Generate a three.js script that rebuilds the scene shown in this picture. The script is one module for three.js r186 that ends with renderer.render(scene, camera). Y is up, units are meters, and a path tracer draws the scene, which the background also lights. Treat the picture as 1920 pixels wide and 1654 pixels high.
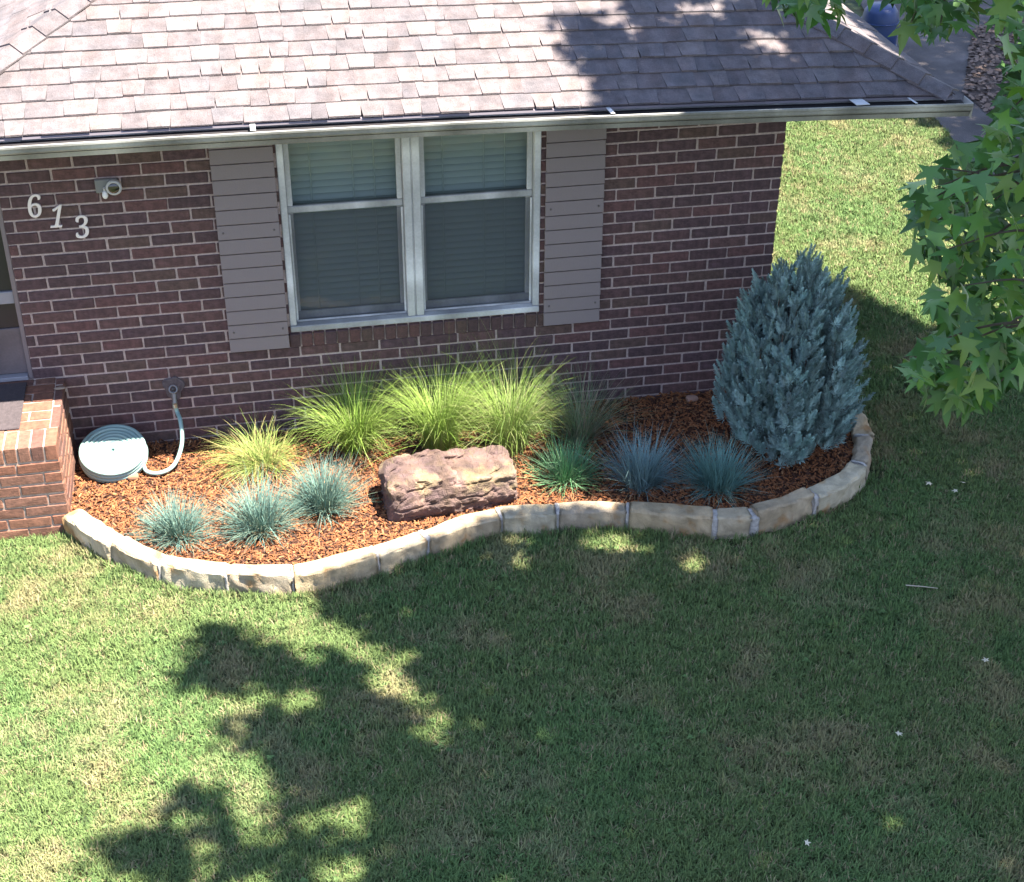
import * as THREE from 'three';
import { ConvexGeometry } from 'three/addons/geometries/ConvexGeometry.js';
import { RoundedBoxGeometry } from 'three/addons/geometries/RoundedBoxGeometry.js';
import { TextGeometry } from 'three/addons/geometries/TextGeometry.js';
import { FontLoader } from 'three/addons/loaders/FontLoader.js';
import { mergeGeometries } from 'three/addons/utils/BufferGeometryUtils.js';
import { createNoise2D, createNoise3D } from 'simplex-noise';

// ---------------------------------------------------------------- camera, sky, sun, exposure
const scene = new THREE.Scene();
const PW = 1920, PH = 1654, FPX = 2850.94;
const camera = new THREE.PerspectiveCamera(32.353, PW / PH, 0.1, 300);
camera.rotation.order = 'YXZ';
camera.position.set(1.34567, 5.42045, 8.57549);
camera.rotation.set(-0.56848, -0.18732, 0.00451);
camera.updateMatrixWorld(true);
const renderer = new THREE.WebGLRenderer({ antialias: true });
renderer.toneMapping = THREE.LinearToneMapping;
renderer.toneMappingExposure = 6.3;
renderer.shadowMap.enabled = true;

const SUN = new THREE.Vector3(0.36, 1, 0.18);           // towards the sun: shadows shift -x and -z as they fall
const sun = new THREE.DirectionalLight(new THREE.Color(1.0, 0.93, 0.82), 5.0);
sun.position.copy(SUN).multiplyScalar(20).add(new THREE.Vector3(3, 0, 1));
sun.target.position.set(3, 0, 1);
sun.castShadow = true; sun.shadow.mapSize.set(4096, 4096); sun.shadow.radius = 1;
Object.assign(sun.shadow.camera, { left: -14, right: 14, top: 14, bottom: -14, near: 1, far: 60 });
scene.add(sun, sun.target);
{
  const w = 64, h = 32, d = new Float32Array(w * h * 4);
  for (let j = 0; j < h; j++) {
    const el = ((j + 0.5) / h - 0.5) * Math.PI, t = Math.pow(Math.max(0, Math.sin(el)), 0.6);
    const below = el < 0;
    for (let i = 0; i < w; i++) {
      const o = (j * w + i) * 4, k = 0.265;
      d[o] = k * (below ? 0.5 : 0.92 - 0.54 * t); d[o + 1] = k * (below ? 0.5 : 1.02 - 0.42 * t); d[o + 2] = k * (below ? 0.45 : 1.2 - 0.04 * t); d[o + 3] = 1;
    }
  }
  const sky = new THREE.DataTexture(d, w, h, THREE.RGBAFormat, THREE.FloatType);
  sky.mapping = THREE.EquirectangularReflectionMapping; sky.magFilter = THREE.LinearFilter; sky.needsUpdate = true;
  scene.background = sky; scene.environment = sky;
}

// ---------------------------------------------------------------- helpers
function mulberry(a) { return () => { a |= 0; a = a + 0x6D2B79F5 | 0; let t = Math.imul(a ^ a >>> 15, 1 | a); t = t + Math.imul(t ^ t >>> 7, 61 | t) ^ t; return ((t ^ t >>> 14) >>> 0) / 4294967296; }; }
const rnd = mulberry(20613);
const R = (a, b, f = rnd) => a + (b - a) * f();
const n2 = createNoise2D(mulberry(5)), n3 = createNoise3D(mulberry(9));
const fbm2 = (x, y, o = 4) => { let s = 0, a = 0.5, f = 1; for (let i = 0; i < o; i++) { s += a * n2(x * f, y * f); a *= 0.5; f *= 2.03; } return s; };
const fbm3 = (x, y, z, o = 4) => { let s = 0, a = 0.5, f = 1; for (let i = 0; i < o; i++) { s += a * n3(x * f, y * f, z * f); a *= 0.5; f *= 2.03; } return s; };
const V = (x, y, z) => new THREE.Vector3(x, y, z);
const lerp = (a, b, t) => a + (b - a) * t;
const smooth = (a, b, x) => { const t = Math.min(1, Math.max(0, (x - a) / (b - a))); return t * t * (3 - 2 * t); };
function ray(px, py) { return V((px - PW / 2) / FPX, -(py - PH / 2) / FPX, -1).applyEuler(camera.rotation); }
function at(px, py, y = 0) { const d = ray(px, py), t = (y - camera.position.y) / d.y; return camera.position.clone().addScaledVector(d, t); }      // photo pixel -> point on a level surface
function atDist(px, py, dist) { return camera.position.clone().addScaledVector(ray(px, py).normalize(), dist); }
const camInv = camera.matrixWorld.clone().invert();
function toPx(p) { const c = p.clone().applyMatrix4(camInv); return [PW / 2 + FPX * c.x / -c.z, PH / 2 - FPX * c.y / -c.z, -c.z]; }
const taken = new Map();
function numbered(n) { const k = taken.get(n) || 0; taken.set(n, k + 1); return k ? `${n}_${String(k).padStart(3, '0')}` : n; }
function shadow(o) { o.traverse(c => { if (c.isMesh) { c.castShadow = true; c.receiveShadow = true; } }); return o; }
function thing(name, label, category, pos = [0, 0, 0], group) { const g = new THREE.Group(); g.name = numbered(name); g.position.set(...pos); g.userData = { label, category }; if (group) g.userData.group = group; scene.add(g); return g; }
function part(name, geo, mat, parent, kind, label) { const m = new THREE.Mesh(geo, mat); m.name = name; m.castShadow = m.receiveShadow = true; if (kind) m.userData.kind = kind; if (label) m.userData.label = label; parent.add(m); return m; }
function tagged(m, label, category, group) { m.userData.label = label; m.userData.category = category; if (group) m.userData.group = group; return m; }
function structure(name, geo, mat) { const m = part(numbered(name), geo, mat, scene, 'structure'); return m; }
function planarUV(g) {   // metres, by the way each face points
  if (g.index) g = g.toNonIndexed();
  g.computeVertexNormals();
  const p = g.attributes.position, uv = new Float32Array(p.count * 2), a = V(), b = V(), c = V(), n = V();
  for (let i = 0; i < p.count; i += 3) {
    a.fromBufferAttribute(p, i); b.fromBufferAttribute(p, i + 1); c.fromBufferAttribute(p, i + 2);
    n.copy(b).sub(a).cross(c.clone().sub(a)); const ax = Math.abs(n.x), ay = Math.abs(n.y), az = Math.abs(n.z);
    for (let k = 0; k < 3; k++) { const x = p.getX(i + k), y = p.getY(i + k), z = p.getZ(i + k); const [u, v] = az >= ax && az >= ay ? [x, y] : ay >= ax ? [x, z] : [z, y]; uv[(i + k) * 2] = u; uv[(i + k) * 2 + 1] = v; }
  }
  g.setAttribute('uv', new THREE.BufferAttribute(uv, 2)); return g;
}
function chamferBox(w, h, d, c, jit = 0, f = rnd) {
  const pts = [];
  for (const sx of [-1, 1]) for (const sy of [-1, 1]) for (const sz of [-1, 1]) {
    const j = () => (f() - 0.5) * 2 * jit, X = sx * w / 2 + j(), Y = sy * h / 2 + j(), Z = sz * d / 2 + j();
    pts.push(V(X - sx * c, Y - sy * c, Z), V(X - sx * c, Y, Z - sz * c), V(X, Y - sy * c, Z - sz * c));
  }
  return planarUV(new ConvexGeometry(pts));
}
const box = (x0, x1, y0, y1, z0, z1) => planarUV(new THREE.BoxGeometry(x1 - x0, y1 - y0, z1 - z0).translate((x0 + x1) / 2, (y0 + y1) / 2, (z0 + z1) / 2));
function offsetUV(g, du, dv) { const u = g.attributes.uv; for (let i = 0; i < u.count; i++) u.setXY(i, u.getX(i) + du, u.getY(i) + dv); return g; }
function tube(pts, r, seg = 24, rad = 8) { return new THREE.TubeGeometry(new THREE.CatmullRomCurve3(pts), seg, r, rad, false); }
function taperTube(pts, r0, r1, seg = 12, rad = 7) {
  const c = new THREE.CatmullRomCurve3(pts), g = new THREE.TubeGeometry(c, seg, 1, rad, false), p = g.attributes.position;
  for (let i = 0; i <= seg; i++) { const ctr = c.getPointAt(i / seg), r = lerp(r0, r1, i / seg); for (let j = 0; j <= rad; j++) { const k = i * (rad + 1) + j; p.setXYZ(k, ctr.x + (p.getX(k) - ctr.x) * r, ctr.y + (p.getY(k) - ctr.y) * r, ctr.z + (p.getZ(k) - ctr.z) * r); } }
  g.computeVertexNormals(); return g;
}
// tiling noise texture; fn(u, v, noise) -> [r, g, b] 0..255, or a number
function tex(size, repeatMetres, fn, srgb = true) {
  const d = new Uint8Array(size * size * 4), T = Math.PI * 2;
  const nz = createNoise3D(mulberry(size + Math.round(repeatMetres * 1000) + fn.toString().length));
  const til = (u, v, f) => { const cu = Math.cos(u * T), su = Math.sin(u * T), r = f / T, o = f * 13.7; return 0.5 * (nz(cu * r + o, su * r + v * 0.0, Math.cos(v * T) * r) + nz(su * r - o, Math.sin(v * T) * r + cu * r * 0.3, Math.cos(v * T) * r + 31)); };
  const fb = (u, v, f, o = 4) => { let s = 0, a = 0.5; for (let i = 0; i < o; i++) { s += a * til(u, v, f); a *= 0.55; f *= 2; } return s; };
  const rr = mulberry(77 + size);
  for (let y = 0; y < size; y++) for (let x = 0; x < size; x++) {
    let c = fn(x / size, y / size, fb, rr); if (typeof c === 'number') c = [c, c, c];
    const o = (y * size + x) * 4; d[o] = Math.max(0, Math.min(255, c[0])); d[o + 1] = Math.max(0, Math.min(255, c[1])); d[o + 2] = Math.max(0, Math.min(255, c[2])); d[o + 3] = 255;
  }
  const t = new THREE.DataTexture(d, size, size); t.wrapS = t.wrapT = THREE.RepeatWrapping; t.repeat.set(1 / repeatMetres, 1 / repeatMetres);
  t.magFilter = THREE.LinearFilter; t.minFilter = THREE.LinearMipmapLinearFilter; t.generateMipmaps = true; if (srgb) t.colorSpace = THREE.SRGBColorSpace; t.needsUpdate = true; return t;
}
const mat = (rgb, rough = 0.9, extra = {}) => new THREE.MeshStandardMaterial({ color: new THREE.Color().setRGB(...rgb), roughness: rough, side: THREE.DoubleSide, ...extra });

// ---------------------------------------------------------------- materials
const grainTex = tex(256, 0.30, (u, v, fb, r) => 205 + 60 * fb(u, v, 6) + 40 * fb(u * 1, v * 5 % 1, 9, 2) + 34 * (r() - 0.5));
const grainBump = tex(256, 0.12, (u, v, fb, r) => 128 + 110 * fb(u, v, 10) + 40 * (r() - 0.5), false);
const fineTex = tex(256, 0.25, (u, v, fb, r) => 214 + 46 * fb(u, v, 8) + 46 * (r() - 0.5));
const granuleTex = tex(512, 0.45, (u, v, fb, r) => { const g = 192 + 60 * fb(u, v, 4) + 130 * (r() - 0.5); const w = 12 * fb(u, v, 3, 2); return [g + w, g, g - w * 0.6]; });
const patchTex = tex(256, 2.3, (u, v, fb, r) => 206 + 90 * fb(u, v, 4) + 16 * (r() - 0.5));
const stoneTex = tex(512, 0.9, (u, v, fb, r) => { const a = fb(u, v, 4, 5), b = fb(v, u, 3, 4), s = fb(u, (v * 3) % 1, 5, 3); const g = 212 + 70 * a + 20 * (r() - 0.5); const rust = smooth(0.05, 0.42, b) * 60; return [g - rust * 0.25 + s * 26, g - 8 - rust * 0.75 + s * 22, g - 22 - rust * 1.2 + s * 16]; });
const rockTex = tex(512, 0.8, (u, v, fb, r) => { const a = fb(u, v, 4, 5), b = fb(v, u, 3, 4), c = fb(u, v, 9, 3); const g = 168 + 90 * a + 24 * (r() - 0.5); const p = smooth(0.0, 0.3, b); return [lerp(g * 0.98, g * 1.2, p), lerp(g * 0.84, g * 1.1, p), lerp(g * 0.84, g * 0.94, p) + c * 20]; });

const brickTones = [[0.1371, 0.0736, 0.0741], [0.1206, 0.0671, 0.0702], [0.1536, 0.0817, 0.0779], [0.1098, 0.0639, 0.0683], [0.1412, 0.085, 0.0741], [0.1263, 0.072, 0.0798], [0.1618, 0.0784, 0.076]];
const brickMats = brickTones.map(c => mat(c, 0.86, { map: grainTex, bumpMap: grainBump, bumpScale: 0.003 }));
const stoopTones = [[0.2550, 0.1062, 0.0638], [0.2125, 0.0978, 0.0638], [0.2890, 0.1318, 0.0808], [0.1870, 0.0850, 0.0638], [0.2465, 0.1190, 0.0808]];
const stoopMats = stoopTones.map(c => mat(c, 0.88, { map: grainTex, bumpMap: grainBump, bumpScale: 0.003 }));
const mortarMat = mat([0.60, 0.47, 0.43], 0.95, { map: fineTex, bumpMap: grainBump, bumpScale: 0.004 });
const greyMortar = mat([0.56, 0.52, 0.48], 0.95, { map: fineTex, bumpMap: grainBump, bumpScale: 0.004 });
const shingleTones = [[0.1976, 0.1626, 0.1645], [0.181, 0.1481, 0.1507], [0.2142, 0.1772, 0.1758], [0.1705, 0.1418, 0.1462], [0.2288, 0.1918, 0.1896], [0.1892, 0.1626, 0.169], [0.1559, 0.1314, 0.137]];
const shingleMats = shingleTones.map(c => mat(c, 0.95, { map: granuleTex, bumpMap: grainBump, bumpScale: 0.003 }));
const whitePaint = mat([0.70, 0.71, 0.71], 0.42, { map: patchTex });
const gutterMat = mat([0.46, 0.45, 0.41], 0.5, { map: patchTex });
const gutterDirty = mat([0.022, 0.018, 0.021], 0.9, { map: fineTex });
const shutterMat = mat([0.195, 0.160, 0.158], 0.6, { bumpMap: grainBump, bumpScale: 0.001 });
const soffitMat = mat([0.52, 0.50, 0.47], 0.7, { map: patchTex });

// ---------------------------------------------------------------- ground
const inRect = (x, z, a, b, c, d) => x > a && x < b && z > c && z < d;
{
  const g = new THREE.PlaneGeometry(120, 120, 1, 1).rotateX(-Math.PI / 2).translate(3, -0.01, -5);
  const uv = g.attributes.uv; for (let i = 0; i < uv.count; i++) uv.setXY(i, uv.getX(i) * 120, uv.getY(i) * 120);
  structure('lawn', g, mat([0.125, 0.140, 0.048], 1, { map: tex(512, 1.7, (u, v, fb, r) => { const a = fb(u, v, 9, 5), b = fb(v, u, 4, 3); const k = 176 + 110 * a + 60 * (r() - 0.5); return [k + 36 * b, k + 6, k - 30 * b]; }), bumpMap: grainBump, bumpScale: 0.01 }));
}
// edging path: top of the inner edge, read from the photograph, laid on the stones' top level
const TOPY = 0.155;
const innerPx = [[150, 948], [205, 981], [262, 1013], [345, 1042], [430, 1052], [540, 1053], [640, 1034], [740, 1004], [830, 973], [930, 946], [1030, 938], [1160, 936], [1280, 944], [1380, 949], [1440, 938], [1500, 915], [1560, 889], [1590, 862], [1600, 832], [1597, 800], [1580, 765], [1552, 735]];
const innerCurve = new THREE.CatmullRomCurve3(innerPx.map(([x, y]) => at(x, y, TOPY).setY(0)), false, 'centripetal');
const bedPoly = [];
for (let i = 0; i <= 90; i++) { const p = innerCurve.getPointAt(i / 90); bedPoly.push([p.x, p.z]); }
const bedPolyFull = [[0.13, 0.0], [0.13, bedPoly[0][1]], ...bedPoly, [bedPoly[90][0] - 0.05, 0.05], [4.75, 0.0]];
function inPoly(x, y, P) { let c = false; for (let i = 0, j = P.length - 1; i < P.length; j = i++) { const [xi, yi] = P[i], [xj, yj] = P[j]; if ((yi > y) !== (yj > y) && x < (xj - xi) * (y - yi) / (yj - yi) + xi) c = !c; } return c; }
function distPoly(x, y, P) { let m = 1e9; for (let i = 0; i + 1 < P.length; i++) { const [ax, ay] = P[i], [bx, by] = P[i + 1]; const t = Math.max(0, Math.min(1, ((x - ax) * (bx - ax) + (y - ay) * (by - ay)) / ((bx - ax) ** 2 + (by - ay) ** 2 + 1e-9))); m = Math.min(m, Math.hypot(x - ax - t * (bx - ax), y - ay - t * (by - ay))); } return m; }
const mulchY = (x, z) => 0.095 + 0.018 * fbm2(x * 2.1, z * 2.1, 3) + 0.012 * fbm2(x * 9, z * 9, 2);
const mulchMat = mat([0.13, 0.046, 0.018], 1, { map: tex(256, 0.4, (u, v, fb, r) => { const a = fb(u, v, 14, 4); const k = 170 + 150 * a + 70 * (r() - 0.5); return [k, k * 0.96, k * 0.9]; }), bumpMap: grainBump, bumpScale: 0.012 });
{
  const g = new THREE.PlaneGeometry(5.6, 1.9, 150, 56).rotateX(-Math.PI / 2).translate(2.75, 0, 0.88);
  const p = g.attributes.position, keep = [], idx = g.index;
  for (let i = 0; i < p.count; i++) { p.setY(i, mulchY(p.getX(i), p.getZ(i))); g.attributes.uv.setXY(i, p.getX(i), p.getZ(i)); }
  const P = bedPolyFull, ok = []; for (let i = 0; i < p.count; i++) { const x = p.getX(i), z = p.getZ(i); ok.push(inPoly(x, z, P) || distPoly(x, z, bedPoly) < 0.055); }
  for (let i = 0; i < idx.count; i += 3) { const a = idx.getX(i), b = idx.getX(i + 1), c = idx.getX(i + 2); if (ok[a] && ok[b] && ok[c]) keep.push(a, b, c); }
  g.setIndex(keep); g.computeVertexNormals();
  structure('mulch_bed', g, mulchMat);
  const chip = chamferBox(0.030, 0.005, 0.008, 0.0015, 0.002), N = 30000, im = new THREE.InstancedMesh(chip, mat([1, 1, 1], 0.95, { map: fineTex }), N);
  const m = new THREE.Matrix4(), q = new THREE.Quaternion(), e = new THREE.Euler(), f = mulberry(3), col = new THREE.Color(); let k = 0;
  while (k < N) {
    const x = R(0.1, 5.35, f), z = R(0.0, 1.6, f); if (!inPoly(x, z, P)) { continue; }
    e.set(R(-0.5, 0.5, f), R(0, 6.28, f), R(-0.5, 0.5, f)); const s = R(0.5, 1.25, f);
    m.compose(V(x, mulchY(x, z) + R(0.002, 0.014, f), z), q.setFromEuler(e), V(s * R(0.7, 1.3, f), R(0.7, 1.6, f), s)); im.setMatrixAt(k, m);
    const t = f(), b = R(0.65, 1.3, f); if (t < 0.1) col.setRGB(0.36 * b, 0.18 * b, 0.08 * b); else if (t < 0.3) col.setRGB(0.09 * b, 0.034 * b, 0.016 * b); else col.setRGB(0.31 * b, 0.112 * b, 0.038 * b);
    im.setColorAt(k++, col);
  }
  im.name = 'mulch_chips'; im.userData = { kind: 'stuff', label: 'orange brown shredded bark mulch covering the flower bed', category: 'mulch' }; im.castShadow = im.receiveShadow = true; scene.add(im);
}
// driveway and bare ground beyond the right side of the house
const drivePx = [[1560, -90], [1690, 150], [1772, 246], [1815, 300], [1905, 392], [2100, 470], [2300, 300], [1930, 60], [1880, -10], [1800, -90]];
const drivePoly = drivePx.map(([x, y]) => { const p = at(x, y); return [p.x, p.z]; });
const dirtPoly = [[1822, 60], [1806, 178], [1850, 215], [1930, 262], [2060, 220], [1960, 40], [1900, 20]].map(([x, y]) => { const p = at(x, y); return [p.x, p.z]; });
function flatPoly(P, y) { const s = new THREE.Shape(P.map(([x, z]) => new THREE.Vector2(x, -z))), g = new THREE.ShapeGeometry(s).rotateX(-Math.PI / 2).translate(0, y, 0); const p = g.attributes.position, uv = g.attributes.uv; for (let i = 0; i < p.count; i++) uv.setXY(i, p.getX(i), p.getZ(i)); return g; }
structure('driveway', flatPoly(drivePoly, 0.014), mat([0.125, 0.105, 0.10], 0.95, { map: patchTex, bumpMap: grainBump, bumpScale: 0.004 }));
{
  structure('bare_ground', flatPoly(dirtPoly, 0.02), mat([0.16, 0.105, 0.08], 1, { map: tex(256, 0.8, (u, v, fb, r) => 176 + 130 * fb(u, v, 9, 4) + 60 * (r() - 0.5)), bumpMap: grainBump, bumpScale: 0.012 }));
  const im = new THREE.InstancedMesh(new THREE.CircleGeometry(0.045, 5).rotateX(-Math.PI / 2), mat([1, 1, 1], 0.9), 1400), f = mulberry(31), m = new THREE.Matrix4(), q = new THREE.Quaternion(), c = new THREE.Color(); let k = 0;
  const xs = dirtPoly.map(p => p[0]), zs = dirtPoly.map(p => p[1]), x0 = Math.min(...xs), x1 = Math.max(...xs), z0 = Math.min(...zs), z1 = Math.max(...zs);
  while (k < 1400) { const x = R(x0, x1, f), z = R(z0, z1, f); if (!inPoly(x, z, dirtPoly)) continue; q.setFromEuler(new THREE.Euler(R(-0.5, 0.5, f), R(0, 6, f), R(-0.5, 0.5, f))); m.compose(V(x, R(0.025, 0.05, f), z), q, V(R(0.4, 0.9, f), 1, R(0.3, 0.7, f))); im.setMatrixAt(k, m); const b = R(0.7, 1.5, f); c.setRGB(0.15 * b, 0.10 * b, 0.075 * b); im.setColorAt(k++, c); }
  im.name = 'leaf_litter'; im.userData = { kind: 'stuff', label: 'brown dead leaf litter scattered on bare ground beside driveway', category: 'leaf litter' }; im.castShadow = im.receiveShadow = true; scene.add(im);
}

// ---------------------------------------------------------------- house
const COURSE = 0.0762, PITCH = 0.254, Y0 = 2.05, BH = 0.0635, JT = 0.0125;
const WALL_L = -0.055, WALL_R = 4.705, SOFFIT_Y = 2.315;
const WIN = { x0: 1.545, x1: 3.145, y0: 0.826, y1: 2.292 };
const house = thing('brick_house', 'single storey brown brick house with grey shingle hip roof and white gutter', 'house');
// the eave line (gutter lip): runs very slightly off level and off parallel, as built
const eave = x => { const t = (x - 2.4) / 3.2; return V(x, 2.37474 - 0.008 * (x - 2.4) - 0.025 * t * t, 0.60 + 0.022 * (x - 2.4) + 0.035 * t * t); };
const wall = part('wall', (() => {
  const s = new THREE.Shape(); s.moveTo(-2.2, -0.1); s.lineTo(WALL_R - 0.006, -0.1); s.lineTo(WALL_R - 0.006, 2.42); s.lineTo(-2.2, 2.42); s.closePath();
  const rect = (a, b, c, d) => { const h = new THREE.Path(); h.moveTo(a, c); h.lineTo(a, d); h.lineTo(b, d); h.lineTo(b, c); h.closePath(); return h; };
  s.holes.push(rect(WIN.x0, WIN.x1, WIN.y0, WIN.y1), rect(-0.99, WALL_L, 0.64, 2.25));
  return planarUV(new THREE.ExtrudeGeometry(s, { depth: 0.2, bevelEnabled: false }).translate(0, 0, -0.207));
})(), mortarMat, house);
part('side_wall', mergeGeometries([box(WALL_R - 0.207, WALL_R - 0.007, -0.1, 2.42, -8.6, -0.208), box(-2.2, -2.0, -0.1, 2.42, -8.6, -0.208), box(-2.0, WALL_R - 0.208, -0.1, 2.42, -8.8, -8.6)]), mortarMat, house);
part('interior', mergeGeometries([box(-1.99, WALL_R - 0.21, 0.55, 0.6, -3.2, -0.21), box(-1.99, WALL_R - 0.21, 0.6, 2.4, -3.25, -3.2), box(-1.99, WALL_R - 0.21, 2.4, 2.42, -3.2, -0.21)]), mat([0.2, 0.19, 0.18], 0.9), house);
{
  // every brick of the front: courses of stretchers with the joints where the photograph has them
  const list = [];
  for (let r = -4; r <= 26; r++) {
    const odd = Math.abs(r % 2) === 1, joints = [];
    for (let i = -5; i <= 5; i++) joints.push(i + (odd ? 0 : 0.5));
    const last = odd ? 6 : 5.5; if (odd) joints.push(6);
    for (let i = 0; i < 14; i++) joints.push(last + 0.78 + i);
    const yc = Y0 - r * COURSE;
    for (let i = 0; i + 1 < joints.length; i++) {
      let a = joints[i] * PITCH + JT / 2 + R(-0.002, 0.002), b = joints[i + 1] * PITCH - JT / 2 + R(-0.002, 0.002);
      if (r === 1 && false) continue;
      b = Math.min(b, WALL_R); if (a < -2.2) continue;
      const spans = [];
      const inDoor = yc < 2.25 && yc > 0.62;
      if (inDoor && b > -0.99 && a < WALL_L) { if (a < -0.99) spans.push([a, -0.99]); if (b > WALL_L) spans.push([WALL_L, b]); }
      else if (yc > WIN.y0 - 0.02 && yc < WIN.y1 && b > WIN.x0 && a < WIN.x1) { if (a < WIN.x0) spans.push([a, WIN.x0]); if (b > WIN.x1) spans.push([WIN.x1, b]); }
      else if (yc > 0.72 && yc < WIN.y0 && b > 1.53 && a < 3.16) { if (a < 1.53) spans.push([a, 1.525]); if (b > 3.16) spans.push([3.165, b]); }
      else spans.push([a, b]);
      for (const [s, e] of spans) if (e - s > 0.02) list.push({ x: (s + e) / 2, w: e - s, y: yc + R(-0.0015, 0.0015) });
    }
  }
  const cache = new Map();
  const brickGeo = (w) => { const wk = Math.round(w / 0.004) * 0.004, v = Math.floor(rnd() * 3), k = wk.toFixed(3) + v; if (!cache.has(k)) cache.set(k, offsetUV(chamferBox(wk, BH, 0.09, 0.0035, 0.0016), rnd(), rnd())); return cache.get(k); };
  const hidden = b => b.y > 2.13 || b.y < 0.03 || b.x < -0.2 || (b.x > 1.16 + b.w / 2 && b.x < 1.53 - b.w / 2 && b.y > 0.74) || (b.x > 3.175 + b.w / 2 && b.x < 3.54 - b.w / 2 && b.y > 0.74);
  for (const b of list) { b.d = V(b.x, b.y, 0).distanceTo(camera.position) / Math.sqrt(b.w) + (hidden(b) ? 1000 : 0) + (b.x > 4.1 && b.y < 0.8 ? 100 : 0); b.z = -0.045 + R(-0.0025, 0.0025); }
  list.sort((a, b) => a.d - b.d);
  const rest = [];
  list.forEach((b, i) => {
    const g = brickGeo(b.w), m = Math.floor(Math.pow(rnd(), 1.1) * brickMats.length);
    if (i < 300) { const o = part('brick', g, brickMats[m], wall); o.position.set(b.x, b.y, b.z); o.rotation.z = R(-0.003, 0.003); }
    else (rest[m] ||= []).push(g.clone().translate(b.x, b.y, b.z));
  });
  rest.forEach((l, m) => part('bricks', mergeGeometries(l), brickMats[m], wall, 'stuff'));
  // sloping row of bricks on edge under the window
  for (let x = 1.53; x < 3.14; x += 0.0762) {
    const o = part('sill_brick', cache.get('sill' + (Math.round(x * 100) % 3)) || (() => { const g = chamferBox(0.066, 0.098, 0.1, 0.0035, 0.0015); cache.set('sill' + (Math.round(x * 100) % 3), g); return g; })(), brickMats[Math.floor(rnd() * 7)], wall);
    o.position.set(x + 0.038, 0.770, -0.036); o.rotation.x = 0.12;
  }
  // right end wall
  const side = [];
  for (let r = -4; r <= 27; r++) for (let i = 0; i < 33; i++) { const z = -0.12 - (i + (r & 1 ? 0.5 : 0)) * PITCH; side.push(new THREE.BoxGeometry(0.09, BH, PITCH - JT).translate(WALL_R - 0.046, Y0 - r * COURSE, z - PITCH / 2)); }
  part('side_bricks', planarUV(mergeGeometries(side)), brickMats[0], house, 'stuff');
}
// roof ------------------------------------------------------------
const SLOPE = 0.44, XL = -0.50, XR = 5.49, GEND = 5.56, BACK = -9.2;
const edgeY = x => eave(x).y + 0.012, edgeZ = x => eave(x).z - 0.130;
const roofF = (x, s, up = 0) => V(x, edgeY(x) + SLOPE * s + up, edgeZ(x) - s);           // s = run up from the eave
const APEX = (XR - XL) / 2;
const roof = new THREE.Group(); roof.name = 'roof'; house.add(roof);
{
  const XM = (XL + XR) / 2, yE = edgeY(XM) - 0.03, zE = edgeZ(XM) - 0.02, top = V(XM, yE + SLOPE * APEX, zE - APEX);
  const A = roofF(XL + 0.03, 0, -0.05), B = roofF(XR - 0.03, 0, -0.05), C = V(XR - 0.03, B.y, BACK), D = V(XL + 0.03, A.y, BACK), T0 = top, T1 = V(XM, top.y, BACK + APEX);
  const tri = []; const quad = (a, b, c, d) => tri.push(a, b, c, a, c, d);
  tri.push(A, B, T0); quad(B, C, T1, T0); tri.push(C, D, T1); quad(D, A, T0, T1);
  const g = new THREE.BufferGeometry().setFromPoints(tri); part('deck', planarUV(g), shingleMats[6], roof);
  part('soffit', box(XL + 0.06, XR - 0.06, SOFFIT_Y, SOFFIT_Y + 0.012, BACK + 0.05, 0.45), soffitMat, roof);
}
part('entry_roof', box(-2.6, XL + 0.2, 2.30, 2.345, -8.8, 0.42), shingleMats[1], roof); part('entry_fascia', box(-2.62, XL + 0.02, 2.24, 2.299, 0.38, 0.42), whitePaint, roof);
const EXPO = 0.1165;   // run per course
function slab(c, thick) {  // c: bottom-left, bottom-right, top-right, top-left; gives a shingle with a real lower edge
  const up = V(0, thick, 0), b = c.map(p => p.clone()), t = [c[0].clone().add(up), c[1].clone().add(up), c[2].clone().addScaledVector(up, 0.3), c[3].clone().addScaledVector(up, 0.3)];
  const q = (a, b2, c2, d) => [a, b2, c2, a, c2, d], v = [...q(t[0], t[1], t[2], t[3]), ...q(b[0], b[1], t[1], t[0]), ...q(b[1], b[2], t[2], t[1]), ...q(b[3], b[0], t[0], t[3])];
  return v;
}
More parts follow.
